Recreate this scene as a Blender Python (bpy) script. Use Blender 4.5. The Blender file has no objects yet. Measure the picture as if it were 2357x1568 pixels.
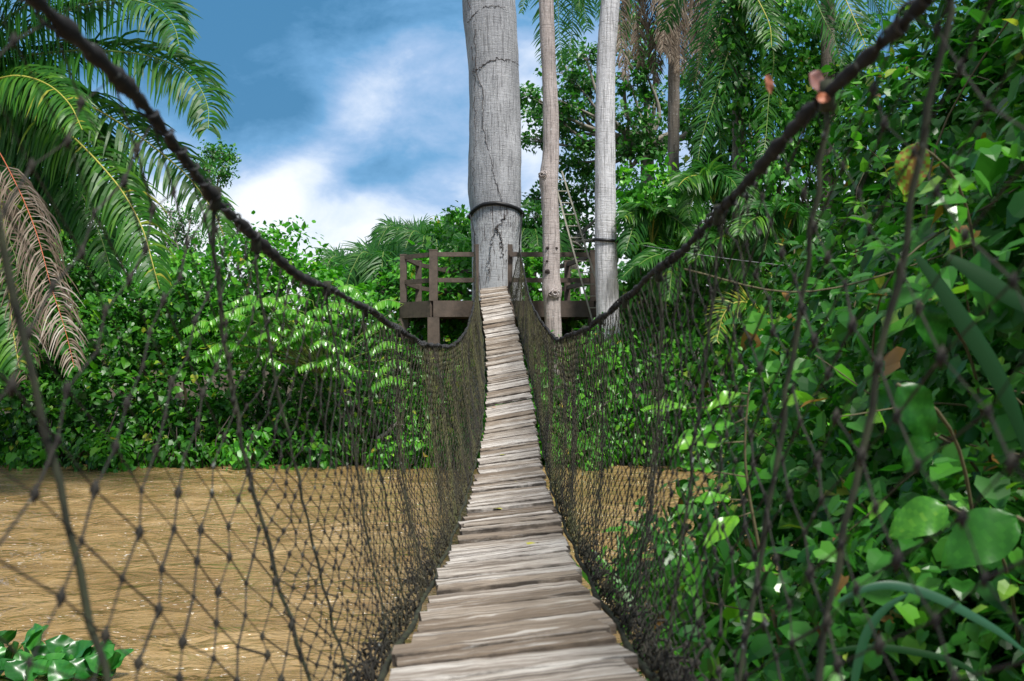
import bpy, math, numpy as np
from mathutils import Vector, Matrix, Euler
R = math.radians
C = bpy.context.scene.collection
EYE = 2.2            # camera height above the river
F = 2291.5           # focal length in units of the survey grid (2357 wide)
HX, HY = 1178.5, 828.5

def at(x, y, d):
    return np.array([(x-HX)/F*d, d, EYE+(HY-y)/F*d])

# ------------------------------------------------------------------ objects
def link(o, parent=None):
    C.objects.link(o)
    if parent is not None: o.parent = parent
    return o
def tag(o, label=None, cat=None, group=None, kind=None):
    if label: o['label'] = label
    if cat: o['category'] = cat
    if group: o['group'] = group
    if kind: o['kind'] = kind
    return o
def thing(name, label, cat, loc=(0, 0, 0), group=None):
    o = bpy.data.objects.new(name, None); link(o)
    o.location = loc; o.empty_display_size = .2
    bpy.context.view_layer.update()
    return tag(o, label, cat, group)

class G:
    """collects triangles / quads with one random value per face"""
    def __init__(s): s.v = []; s.f3 = []; s.f4 = []; s.r3 = []; s.r4 = []; s.n = 0
    def add(s, v, f, r=.5):
        v = np.asarray(v, float).reshape(-1, 3); f = np.asarray(f, int)
        if len(f) == 0: return
        rr = np.full(len(f), r, float) if np.isscalar(r) else np.asarray(r, float)
        s.v.append(v)
        if f.shape[1] == 3: s.f3.append(f+s.n); s.r3.append(rr)
        else: s.f4.append(f+s.n); s.r4.append(rr)
        s.n += len(v)
    def mesh(s, name, mat, smooth=False):
        v = np.concatenate(s.v)
        f3 = np.concatenate(s.f3) if s.f3 else np.zeros((0, 3), int)
        f4 = np.concatenate(s.f4) if s.f4 else np.zeros((0, 4), int)
        r = np.concatenate(s.r3+s.r4)
        m = bpy.data.meshes.new(name)
        m.vertices.add(len(v)); m.vertices.foreach_set('co', v.astype(np.float32).ravel())
        nl = len(f3)*3+len(f4)*4
        m.loops.add(nl)
        m.loops.foreach_set('vertex_index', np.concatenate([f3.ravel(), f4.ravel()]).astype(np.int32))
        m.polygons.add(len(f3)+len(f4))
        ls = np.concatenate([np.arange(len(f3))*3, len(f3)*3+np.arange(len(f4))*4])
        m.polygons.foreach_set('loop_start', ls.astype(np.int32))
        a = m.attributes.new('rnd', 'FLOAT', 'FACE'); a.data.foreach_set('value', r.astype(np.float32))
        m.update(calc_edges=True)
        m.polygons.foreach_set('use_smooth', np.full(len(m.polygons), bool(smooth)))
        m.materials.append(mat)
        return m
    def obj(s, name, mat, parent=None, smooth=False, loc=None):
        if parent is not None and loc is None:
            p = parent; off = np.zeros(3)
            while p is not None: off += np.array(p.location); p = p.parent
            s.v = [v-off for v in s.v]
        if loc is not None and parent is None:
            s.v = [v-np.array(loc) for v in s.v]
        o = bpy.data.objects.new(name, s.mesh(name, mat, smooth)); link(o, parent)
        if loc is not None and parent is None: o.location = loc
        return o

def norm(a): return a/np.maximum(np.linalg.norm(a, axis=-1, keepdims=True), 1e-9)

def tube(g, pts, rad, sides=6, r=.5, cap=True):
    pts = np.asarray(pts, float); n = len(pts)
    rad = np.full(n, rad, float) if np.isscalar(rad) else np.asarray(rad, float)
    T = norm(np.gradient(pts, axis=0))
    ref = np.array([0., 0, 1]) if abs(T[:, 2]).mean() < .8 else np.array([1., 0, 0])
    A = norm(np.cross(T, ref)); B = np.cross(T, A)
    th = np.linspace(0, 2*np.pi, sides, endpoint=False)
    v = pts[:, None]+rad[:, None, None]*(np.cos(th)[None, :, None]*A[:, None]+np.sin(th)[None, :, None]*B[:, None])
    i = np.arange(n-1)[:, None]*sides; j = np.arange(sides)[None]; k = (j+1) % sides
    f = np.stack([i+j, i+k, i+sides+k, i+sides+j], -1).reshape(-1, 4)
    vv = v.reshape(-1, 3)
    if cap:
        c = np.stack([pts[0], pts[-1]]); vv = np.concatenate([vv, c]); m = n*sides
        t = np.concatenate([np.stack([j[0]*0+m, k[0], j[0]], -1), np.stack([j[0]*0+m+1, (n-1)*sides+j[0], (n-1)*sides+k[0]], -1)])
        # split between quads and tris
        g.add(vv, f, r); g.f3.append(t+g.n-len(vv)); g.r3.append(np.full(len(t), r if np.isscalar(r) else .5))
    else: g.add(vv, f, r)

def spline(P, n):
    P = np.asarray(P, float); m = len(P)
    t = np.concatenate([[0], np.cumsum(np.linalg.norm(np.diff(P, axis=0), axis=1)+1e-9)]); t /= t[-1]
    u = np.linspace(0, 1, n); out = np.empty((n, P.shape[1]))
    M = np.gradient(P, t, axis=0) if m > 2 else np.repeat((P[1:]-P[:1]), 2, 0)
    k = np.clip(np.searchsorted(t, u, side='right')-1, 0, m-2)
    h = (t[k+1]-t[k]); s = (u-t[k])/h; s = s[:, None]; h = h[:, None]
    return (2*s**3-3*s**2+1)*P[k]+(s**3-2*s**2+s)*h*M[k]+(-2*s**3+3*s**2)*P[k+1]+(s**3-s**2)*h*M[k+1]

def box(g, c, hx, hy, hz, ax=None, r=.5):
    ax = np.eye(3) if ax is None else np.asarray(ax, float)
    s = np.array([[a, b, e] for a in (-1, 1) for b in (-1, 1) for e in (-1, 1)], float)*[hx, hy, hz]
    v = np.asarray(c)+s@ax
    g.add(v, [[0, 1, 3, 2], [4, 6, 7, 5], [0, 4, 5, 1], [2, 3, 7, 6], [0, 2, 6, 4], [1, 5, 7, 3]], r)
def bar(g, a, b, w, h, r=.5, up=(0, 0, 1)):
    a = np.asarray(a, float); b = np.asarray(b, float); t = norm(b-a); up = np.asarray(up, float)
    s = norm(np.cross(t, up)); u = np.cross(s, t)
    box(g, (a+b)/2, np.linalg.norm(b-a)/2, w/2, h/2, np.stack([t, s, u]), r)

# ------------------------------------------------------------------ materials
def nodes(name):
    m = bpy.data.materials.new(name); m.use_nodes = True
    nt = m.node_tree; b = nt.nodes['Principled BSDF']
    return m, nt, b
def N(nt, t, **kw):
    n = nt.nodes.new(t)
    for k, v in kw.items(): setattr(n, k, v)
    return n
def ramp(nt, stops, src, interp='LINEAR'):
    n = N(nt, 'ShaderNodeValToRGB'); n.color_ramp.interpolation = interp
    e = n.color_ramp.elements
    while len(e) < len(stops): e.new(.5)
    for i, (p, c) in enumerate(stops):
        e[i].position = p; e[i].color = (*c, 1) if len(c) == 3 else c
    nt.links.new(src, n.inputs[0]); return n.outputs[0]
def noise(nt, scale, vec=None, detail=4, rough=.6, dist=0, sc=None, coord='Object'):
    tc = N(nt, 'ShaderNodeTexCoord'); mp = N(nt, 'ShaderNodeMapping')
    nt.links.new(vec if vec is not None else tc.outputs[coord], mp.inputs[0])
    if sc: mp.inputs['Scale'].default_value = sc
    n = N(nt, 'ShaderNodeTexNoise'); n.inputs['Scale'].default_value = scale
    n.inputs['Detail'].default_value = detail; n.inputs['Roughness'].default_value = rough; n.inputs['Distortion'].default_value = dist
    nt.links.new(mp.outputs[0], n.inputs['Vector']); return n.outputs['Fac']
def mix(nt, fac, a, b, mode='MIX'):
    n = N(nt, 'ShaderNodeMix', data_type='RGBA', blend_type=mode)
    for s, v in ((n.inputs[0], fac), (n.inputs[6], a), (n.inputs[7], b)):
        if isinstance(v, (int, float)): s.default_value = v
        elif isinstance(v, tuple): s.default_value = (*v, 1)
        else: nt.links.new(v, s)
    return n.outputs[2]
def math_(nt, op, a, b=0., c=None):
    n = N(nt, 'ShaderNodeMath', operation=op)
    for s, v in zip(n.inputs, (a, b, c)):
        if v is None: continue
        if isinstance(v, (int, float)): s.default_value = v
        else: nt.links.new(v, s)
    return n.outputs[0]
def bump(nt, b, h, strength=.5, dist=.02):
    n = N(nt, 'ShaderNodeBump'); n.inputs['Strength'].default_value = strength; n.inputs['Distance'].default_value = dist
    nt.links.new(h, n.inputs['Height']); nt.links.new(n.outputs[0], b.inputs['Normal'])

def leaf_mat(name, stops, rough=.38, trans=.3, spec=.5, tcol=1.6):
    m, nt, b = nodes(name)
    a = N(nt, 'ShaderNodeAttribute', attribute_name='rnd', attribute_type='GEOMETRY')
    col = ramp(nt, stops, a.outputs['Fac'])
    n = noise(nt, 9, detail=3)
    col = mix(nt, math_(nt, 'MULTIPLY', n, .3), col, (.012, .035, .006), 'MIX') if trans > 0 else mix(nt, math_(nt, 'MULTIPLY', n, .35), col, (.06, .04, .025))
    nt.links.new(col, b.inputs['Base Color'])
    b.inputs['Roughness'].default_value = rough; b.inputs['Specular IOR Level'].default_value = spec
    out = nt.nodes['Material Output']
    if trans > 0:
        t = N(nt, 'ShaderNodeBsdfTranslucent'); ms = N(nt, 'ShaderNodeMixShader'); ms.inputs[0].default_value = trans
        tc = mix(nt, 1., col, (1.0*tcol, 1.25*tcol, .5*tcol), 'MULTIPLY')
        nt.links.new(tc, t.inputs[0]); nt.links.new(b.outputs[0], ms.inputs[1]); nt.links.new(t.outputs[0], ms.inputs[2])
        nt.links.new(ms.outputs[0], out.inputs[0])
    return m

LV_DEEP = leaf_mat('leaf deep green', [(0, (.010, .065, .005)), (.45, (.030, .155, .010)), (.8, (.085, .29, .016)), (.93, (.18, .42, .025)), (1, (.34, .40, .04))], rough=.38, spec=.4)
LV_MID = leaf_mat('leaf mid green', [(0, (.025, .15, .012)), (.4, (.065, .29, .02)), (.8, (.15, .46, .03)), (.97, (.26, .52, .04)), (1, (.45, .34, .05))], rough=.37, spec=.4)
LV_LIME = leaf_mat('leaf lime green', [(0, (.04, .21, .012)), (.5, (.09, .34, .018)), (1, (.2, .48, .035))], rough=.27)
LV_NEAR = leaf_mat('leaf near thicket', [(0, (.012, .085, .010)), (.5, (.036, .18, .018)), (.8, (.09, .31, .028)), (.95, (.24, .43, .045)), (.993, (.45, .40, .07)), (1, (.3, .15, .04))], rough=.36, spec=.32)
LV_BLUE = leaf_mat('leaf blue green blade', [(0, (.012, .075, .03)), (1, (.035, .13, .07))], rough=.4)
LV_PALM = leaf_mat('palm leaflet', [(0, (.010, .07, .006)), (.6, (.03, .14, .010)), (.9, (.10, .26, .016)), (1, (.33, .34, .04))], rough=.4, spec=.25)
LV_PALMD = leaf_mat('palm leaflet dark', [(0, (.010, .07, .012)), (.7, (.032, .145, .02)), (1, (.10, .25, .03))], rough=.4, spec=.22)
LV_DEAD = leaf_mat('dead palm leaflet', [(0, (.05, .034, .02)), (.5, (.16, .115, .075)), (.85, (.31, .26, .20)), (1, (.48, .43, .37))], rough=.7, trans=0)
LV_HYA = leaf_mat('water hyacinth leaf', [(0, (.010, .085, .012)), (.6, (.02, .15, .02)), (1, (.05, .24, .03))], rough=.3, trans=.2)
LV_TREE = leaf_mat('tree leaf', [(0, (.02, .11, .02)), (.5, (.045, .20, .03)), (1, (.12, .33, .045))], rough=.4)
LV_DARK = leaf_mat('dark strap leaf', [(0, (.003, .030, .006)), (1, (.012, .07, .014))], rough=.6, spec=.15, trans=.12)
LV_FALL = leaf_mat('fallen leaf yellow', [(0, (.5, .45, .04)), (.5, (.35, .42, .05)), (1, (.55, .2, .04))], rough=.6, trans=0)
LV_RUST = leaf_mat('withered leaf', [(0, (.22, .12, .12)), (.5, (.42, .12, .04)), (1, (.30, .10, .09))], rough=.6, trans=0)

def plain(name, col, rough=.6, var=.3, sc=20, metal=0, bmp=.3):
    m, nt, b = nodes(name)
    n = noise(nt, sc, detail=5)
    dark = tuple(c*(1-var) for c in col); lite = tuple(min(1, c*(1+var)) for c in col)
    nt.links.new(ramp(nt, [(.25, dark), (.75, lite)], n), b.inputs['Base Color'])
    b.inputs['Roughness'].default_value = rough; b.inputs['Metallic'].default_value = metal
    if bmp: bump(nt, b, n, bmp, .004)
    return m
M_RIB = plain('palm rib yellow', (.35, .33, .05), .5)
M_RIBG = plain('palm rib green', (.14, .22, .04), .5)
M_RIBR = plain('palm rib red', (.45, .10, .03), .5)
M_STEM = plain('stem green brown', (.10, .085, .04), .7)
M_TWIG = plain('branch grey', (.24, .22, .19), .8)
M_STRAP = plain('black hose', (.006, .006, .008), .5)
M_WIRE = plain('steel wire', (.5, .5, .52), .4, metal=.6)
M_LADDER = plain('ladder wood', (.34, .33, .27), .7, .3, 12)
M_VINE = plain('dry vine', (.045, .032, .028), .9)

def bark(name, base, dark, lite, lines=1., spots=.0, low=0):
    m, nt, b = nodes(name)
    fine = noise(nt, 14, sc=(2.2, 2.2, .12), detail=6, rough=.7)          # vertical fibre
    hor = noise(nt, 5, sc=(.5, .5, 6), detail=5, rough=.7, dist=1.2)      # horizontal wrinkles
    big = noise(nt, 1.3, sc=(1, 1, .6), detail=6, rough=.65)
    sp = noise(nt, 26, detail=3, rough=.8, sc=(1, 1, .8))
    lich = noise(nt, 16, detail=6, rough=.75)
    c = ramp(nt, [(.3, dark), (.5, base), (.72, lite)], big)
    c = mix(nt, ramp(nt, [(.40, (.95*lines,)*3), (.50, (0, 0, 0))], fine), c, tuple(x*.35 for x in base))
    c = mix(nt, ramp(nt, [(.60, (0, 0, 0)), (.68, (.75, .75, .75))], hor), c, tuple(x*.4 for x in base))
    c = mix(nt, ramp(nt, [(.60, (0, 0, 0)), (.66, (.8, .8, .8))], lich), c, (.62, .64, .64))
    if low:
        tc = N(nt, 'ShaderNodeTexCoord'); sp_ = N(nt, 'ShaderNodeSeparateXYZ'); nt.links.new(tc.outputs['Object'], sp_.inputs[0])
        mk = math_(nt, 'ADD', lich, math_(nt, 'MULTIPLY', math_(nt, 'SUBTRACT', low, sp_.outputs['Z']), .12))
        mk2 = math_(nt, 'MULTIPLY', math_(nt, 'LESS_THAN', sp_.outputs['Z'], low), 1.)
        c = mix(nt, math_(nt, 'MULTIPLY', mk2, ramp(nt, [(.5, (0,)*3), (.6, (.75,)*3)], mk)), c, (.60, .61, .62))
        c = mix(nt, math_(nt, 'MULTIPLY', mk2, ramp(nt, [(.4, (.9,)*3), (.46, (0,)*3)], fine)), c, (.07, .05, .045))
    if spots: c = mix(nt, ramp(nt, [(.63, (0, 0, 0)), (.68, (spots,)*3)], sp), c, (.05, .04, .045))
    nt.links.new(c, b.inputs['Base Color']); b.inputs['Roughness'].default_value = .85
    h = math_(nt, 'ADD', fine, math_(nt, 'MULTIPLY', hor, -.8)); bump(nt, b, h, .9, .03)
    return m
BARK1 = bark('kapok bark', (.36, .365, .385), (.25, .255, .275), (.50, .505, .53), .8, .8, low=5.75)
BARK1L = BARK1
BARK2 = bark('pinkish bark', (.43, .375, .355), (.30, .255, .24), (.58, .52, .50), .75, .5)
BARK3 = bark('pale smooth bark', (.58, .58, .60), (.43, .43, .45), (.72, .72, .74), .75, .2)
BARKP = bark('palm bark', (.20, .17, .14), (.11, .09, .075), (.3, .27, .24), .8, .4)

def plank_mat():
    m, nt, b = nodes('weathered plank')
    oi = N(nt, 'ShaderNodeObjectInfo')
    tc = N(nt, 'ShaderNodeTexCoord')
    add = N(nt, 'ShaderNodeVectorMath', operation='ADD'); sc = N(nt, 'ShaderNodeVectorMath', operation='SCALE')
    comb = N(nt, 'ShaderNodeCombineXYZ')
    for i in range(3): nt.links.new(oi.outputs['Random'], comb.inputs[i])
    nt.links.new(comb.outputs[0], sc.inputs[0]); sc.inputs['Scale'].default_value = 40
    nt.links.new(tc.outputs['Object'], add.inputs[0]); nt.links.new(sc.outputs[0], add.inputs[1])
    v = add.outputs[0]
    grain = noise(nt, 16, v, sc=(.22, 2.6, 2.6), detail=9, rough=.82, dist=.9)
    crack = noise(nt, 9, v, sc=(.10, 4.5, 4.5), detail=3, rough=.6, dist=.4)
    stain = noise(nt, 3.0, v, sc=(1, 2.2, 1), detail=4, rough=.6)
    tone = ramp(nt, [(0, (.19, .14, .095)), (.25, (.32, .26, .20)), (.5, (.45, .40, .35)), (1, (.66, .62, .58))], oi.outputs['Random'])
    c = mix(nt, ramp(nt, [(.38, (.9,)*3), (.56, (0,)*3)], grain), tone, (.14, .105, .08))
    c = mix(nt, ramp(nt, [(.55, (0,)*3), (.7, (.6,)*3)], grain), c, (.62, .59, .55))
    c = mix(nt, ramp(nt, [(.58, (0,)*3), (.74, (.75,)*3)], stain), c, (.10, .065, .04))
    c = mix(nt, ramp(nt, [(.37, (.95,)*3), (.42, (0,)*3)], crack), c, (.03, .022, .018))
    st2 = noise(nt, 6, v, sc=(.35, 3.0, 3.0), detail=6, rough=.7, dist=.8)
    c = mix(nt, ramp(nt, [(.50, (0,)*3), (.60, (.72,)*3)], st2), c, (.12, .088, .062))
    c = mix(nt, ramp(nt, [(.36, (.5,)*3), (.44, (0,)*3)], st2), c, (.70, .67, .63))
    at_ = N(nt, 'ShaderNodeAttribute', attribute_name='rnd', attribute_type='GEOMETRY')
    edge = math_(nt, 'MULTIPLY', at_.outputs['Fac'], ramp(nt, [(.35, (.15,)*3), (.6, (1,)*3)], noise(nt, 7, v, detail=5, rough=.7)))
    c = mix(nt, math_(nt, 'MULTIPLY', edge, .93), c, (.032, .024, .018))  # gap shade painted as dark colour on plank edges and side faces
    nt.links.new(c, b.inputs['Base Color']); b.inputs['Roughness'].default_value = .8
    h = math_(nt, 'ADD', math_(nt, 'MULTIPLY', grain, .6), math_(nt, 'GREATER_THAN', crack, .385)); bump(nt, b, h, .9, .007)
    return m
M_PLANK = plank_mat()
def net_mat(name, a, b_, c_, moss=False):
    m, nt, b = nodes(name)
    n1 = noise(nt, 1.7, detail=5, rough=.7); n2 = noise(nt, 18, detail=4)
    c = ramp(nt, [(.38, a), (.52, b_), (.68, c_)], n1)
    if moss:
        tc = N(nt, 'ShaderNodeTexCoord'); sx = N(nt, 'ShaderNodeSeparateXYZ'); nt.links.new(tc.outputs['Object'], sx.inputs[0])
        c = mix(nt, ramp(nt, [(.22, (.9,)*3), (.5, (0,)*3)], math_(nt, 'MULTIPLY', sx.outputs['Y'], .08)), c, (.014, .012, .010))
    c = mix(nt, ramp(nt, [(.42, (0,)*3), (.62, (.9,)*3)], n2), c, tuple(x*.35 for x in a))
    c = mix(nt, ramp(nt, [(.69, (0,)*3), (.74, (.6,)*3)], noise(nt, 33, detail=2)), c, (.30, .33, .31))
    nt.links.new(c, b.inputs['Base Color']); b.inputs['Roughness'].default_value = .9; bump(nt, b, n2, .4, .003)
    return m
M_NET = net_mat('mossy cord', (.028, .025, .02), (.085, .078, .034), (.12, .13, .04), True)
M_ROPE = net_mat('tarred rope', (.004, .004, .005), (.010, .010, .012), (.016, .016, .013))
M_LASH = net_mat('grey lashing cord', (.02, .02, .024), (.06, .06, .066), (.03, .03, .025))
M_STAY = net_mat('olive hanger rope', (.018, .021, .012), (.035, .042, .02), (.03, .038, .016))

def platform_mat():
    m, nt, b = nodes('brown painted concrete')
    n = noise(nt, 5, detail=6, rough=.7); s = noise(nt, 30, detail=5, rough=.8, sc=(1, 1, 3))
    c = ramp(nt, [(.3, (.055, .042, .034)), (.7, (.12, .09, .07))], n)
    c = mix(nt, ramp(nt, [(.66, (0,)*3), (.72, (.8,)*3)], s), c, (.34, .32, .29))
    nt.links.new(c, b.inputs['Base Color']); b.inputs['Roughness'].default_value = .75; bump(nt, b, n, .5, .02)
    return m
M_PLAT = platform_mat()

def water_mat():
    m, nt, b = nodes('muddy river water')
    a = noise(nt, .8, sc=(.6, 1, 1), detail=6, rough=.6, dist=2.0)
    r1 = noise(nt, 1.7, sc=(.75, 1.1, 1), detail=3, rough=.5, dist=2.6)
    r2 = noise(nt, 7.5, sc=(.65, 1.25, 1), detail=3, rough=.5, dist=1.6)
    foam = noise(nt, 30, sc=(.5, 1.4, 1), detail=2, rough=.5)
    fm = noise(nt, .55, sc=(.5, 1.3, 1), detail=3, rough=.6)
    c = ramp(nt, [(.32, (.165, .10, .038)), (.52, (.26, .17, .07)), (.72, (.38, .265, .13))], a)
    fmask = math_(nt, 'MULTIPLY', math_(nt, 'GREATER_THAN', foam, .69), math_(nt, 'GREATER_THAN', fm, .5))
    c = mix(nt, fmask, c, (.75, .7, .64))
    nt.links.new(c, b.inputs['Base Color'])
    b.inputs['Roughness'].default_value = .06; b.inputs['IOR'].default_value = 1.48
    h = math_(nt, 'ADD', math_(nt, 'MULTIPLY', r1, 1.0), math_(nt, 'MULTIPLY', r2, .26)); bump(nt, b, h, 1., .15)
    return m
M_WATER = water_mat()
M_SOIL = plain('bank soil', (.05, .038, .022), .95, .4, 3)

# ------------------------------------------------------------------ leaves
LEAF = {
 'simple': (np.array([[0, 0, 0], [-.32, .42, .07], [.32, .42, .07], [0, 1, -.06]]), [[0, 2, 3], [0, 3, 1]]),
 'ovate': (np.array([[0, 0, 0], [0, .3, 0], [0, .66, -.02], [0, 1, -.13], [-.33, .2, .07], [-.29, .6, .04], [.33, .2, .07], [.29, .6, .04]]),
           [[0, 1, 4], [1, 5, 4], [1, 2, 5], [2, 3, 5], [0, 6, 1], [1, 6, 7], [1, 7, 2], [2, 7, 3]]),
 'heart': (np.array([[0, .08, 0], [0, .35, -.01], [0, .68, -.04], [0, 1, -.18], [-.28, -.06, .05], [-.46, .22, .09], [-.33, .6, .03], [.28, -.06, .05], [.46, .22, .09], [.33, .6, .03]]),
           [[0, 1, 5], [0, 5, 4], [1, 6, 5], [1, 2, 6], [2, 3, 6], [0, 8, 1], [0, 7, 8], [1, 8, 9], [1, 9, 2], [2, 9, 3]]),
 'blade': (np.array([[-.03, 0, 0], [.03, 0, 0], [-.045, .35, .10], [.045, .35, .10], [-.035, .7, .02], [.035, .7, .02], [0, 1, -.25]]),
           [[0, 1, 3], [0, 3, 2], [2, 3, 5], [2, 5, 4], [4, 5, 6]]),
}
LEAF['lance'] = (LEAF['ovate'][0]*[.62, 1, 1], LEAF['ovate'][1])
def add_leaves(g, pos, d, n, size, kind, rnd):
    T, Fc = LEAF[kind]; Fc = np.array(Fc)
    d = norm(d); s = norm(np.cross(d, n)); n = np.cross(s, d)
    k = len(pos); size = np.asarray(size).reshape(-1, 1, 1)*np.ones((k, 1, 1))
    v = pos[:, None]+size*(T[None, :, 0:1]*s[:, None]+T[None, :, 1:2]*d[:, None]+T[None, :, 2:3]*n[:, None])
    f = (np.arange(k)[:, None, None]*len(T)+Fc[None]).reshape(-1, 3)
    g.add(v.reshape(-1, 3), f, np.repeat(rnd, len(Fc)))

def lump(u, rng, k=7, amp=.16):
    r = np.ones(len(u))
    for i in range(k):
        w = norm(rng.normal(size=3))*rng.uniform(2, 6.5); r += amp/(1+.25*i)*np.sin(u@w+rng.uniform(0, 6.3))
    return r
def lobe(g, c, rad, n, rng, size, kind='simple', per=9, clump=.22, hang=.5, shade=None, back=.25, inner=.25, amp=.13, bias=0, zmin=None):
    """leaves in small clumps over a lumpy shell"""
    c = np.asarray(c, float); rad = np.asarray(rad, float)
    m = max(2, int(n/per)); u = norm(rng.normal(size=(m*2, 3)))
    keep = (u[:, 1] < .35) | (rng.random(len(u)) < back); u = u[keep][:m]
    r = lump(u, rng, amp=amp)
    dep = np.where(rng.random(len(u)) < inner, rng.uniform(.55, .85, len(u)), rng.uniform(.88, 1.05, len(u)))
    cc = c+rad*u*(r*dep)[:, None]
    out = norm(u/rad)
    idx = np.repeat(np.arange(len(u)), per)
    off = rng.normal(size=(len(idx), 3))*clump*.55
    pos = cc[idx]+off; o = norm(out[idx]+norm(off)*.5)
    cr = rng.normal(0, .13, len(u))[idx]
    if zmin is not None:
        k = pos[:, 2] > zmin; pos = pos[k]; o = o[k]; cr = cr[k]; 
    nn = len(pos); rn = rng.normal(size=(nn, 3))
    d = norm(o*.55+rn*.55+np.array([0, 0, -hang])); nrm = norm(np.array([0, -.15, .9])+o*.6+rng.normal(size=(nn, 3))*.38)
    s = size*np.exp(rng.normal(-.1, .33, nn)).clip(.4, 1.9); rv = np.clip(rng.beta(2, 2.6, nn)+cr+bias, 0, 1)
    if kind == 'heart':      # creepers and a second, narrower leaved species grow through each other
        pick = (rng.random(len(u)) < .35)[idx][k] if zmin is not None else (rng.random(len(u)) < .35)[idx]
        add_leaves(g, pos[~pick], d[~pick], nrm[~pick], s[~pick], 'heart', rv[~pick])
        add_leaves(g, pos[pick], d[pick], nrm[pick], s[pick]*1.2, 'lance', rv[pick])
    else: add_leaves(g, pos, d, nrm, s, kind, rv)

def stems(g, base, tops, rad, rng, wob=.12, sides=5, n=9):
    for t in tops:
        b = np.asarray(base)+rng.normal(size=3)*[.12, .12, .02]; t = np.asarray(t)
        mid = (b+t)/2+rng.normal(size=3)*wob*np.linalg.norm(t-b)*.5+np.array([0, 0, .12*np.linalg.norm(t-b)])
        p = spline([b, mid, t], n); tube(g, p, np.linspace(rad, rad*.25, n), sides)

def shrub(name, label, cat, lobes, mat, seed, leaf=.15, kind='simple', dens=1., group=None, base=None, ground=.2, wood=M_STEM, **kw):
    rng = np.random.default_rng(seed); lobes = [(np.asarray(c, float), np.asarray(r, float)) for c, r in lobes]
    if base is None:
        m = np.mean([c for c, _ in lobes], 0); base = np.array([m[0], m[1]+.2, ground])
    t = thing(name, label, cat, tuple(base), group)
    g = G()
    for c, r in lobes:
        area = 4*np.pi*((r[0]*r[1])**1.6/3+(r[0]*r[2])**1.6/3+(r[1]*r[2])**1.6/3)**(1/1.6)
        n = int(area*.75/(leaf*leaf*.38)*1.25*dens)
        lobe(g, c, r, n, rng, leaf, kind, **kw)
    g.obj('foliage', mat, t)
    s = G(); stems(s, base, [c+rng.normal(size=3)*.2*r for c, r in lobes for _ in range(2)], .05, rng); s.obj('stem', wood, t, True)
    return t

# ------------------------------------------------------------------ palm fronds
def frond(parent, pts, L, mat, rib, seed, face=(0, -.7, .7), width=.035, n=70, grav=.55, alpha=.7, start=.08, rw=.02, lbias=0., name='frond', ragged=0., curl=0.):
    rng = np.random.default_rng(seed); pts = np.asarray(pts, float)
    P = spline(pts, n*2); T = norm(np.gradient(P, axis=0)); face = norm(np.asarray(face, float))
    g = G(); tt = np.linspace(start, .995, n)
    for sgn in (-1, 1):
        ix = np.clip(((tt+rng.normal(0, .002, n))*(2*n-1)).astype(int), 0, 2*n-1)
        keep = rng.random(n) > ragged; ix = ix[keep]; t = tt[keep]; k = len(ix)
        p = P[ix]; tan = T[ix]; side = norm(np.cross(tan, face))*sgn
        prof = np.clip(np.sin(np.pi*np.clip(t*.84+.14, 0, 1))**.5, .3, 1)*(1-.22*t)
        ln = L*prof*rng.uniform(.8, 1.12, k)
        a = alpha+rng.normal(0, .12, k)
        d = norm(side*np.cos(a)[:, None]+tan*np.sin(a)[:, None]+face*rng.normal(.18, .18, (k, 1)))
        S = 6; cur = p.copy(); rows = []; w0 = width*rng.uniform(.75, 1.2, k)
        gr = grav*rng.uniform(.75, 1.3, k)*(1-.45*t)
        wn = norm(np.cross(d, tan)); wdir = norm(np.cross(d, wn))
        for j in range(S):
            s = j/(S-1); w = w0*(.55+.45*min(1, s*5))*(1-s**3.2)+.0015
            wd = norm(np.cross(d, wn)); rows.append((cur-wd*w[:, None]*.5, cur+wd*w[:, None]*.5))
            cur = cur+d*(ln/(S-1))[:, None]
            d = norm(d+np.array([0, 0, -1.])*gr[:, None]*(.95-s*.8)*.5+rng.normal(0, .03+curl, (k, 3)))
        V = np.stack([np.stack(r, 1) for r in rows], 1)   # k,S,2,3
        b = (np.arange(k)*S*2)[:, None]; j = (np.arange(S-1)*2)[None]
        f = np.stack([b+j, b+j+1, b+j+3, b+j+2], -1).reshape(-1, 4)
        rr = np.clip(rng.beta(2.2, 2.6, k)+lbias, 0, 1)
        g.add(V.reshape(-1, 3), f, np.repeat(rr, S-1))
    o = g.obj(name, mat, parent)
    h = G(); tube(h, P[::2], np.linspace(rw, rw*.25, n), 5); h.obj('midrib', rib, o, True)
    return o

exec_order = []
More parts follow.
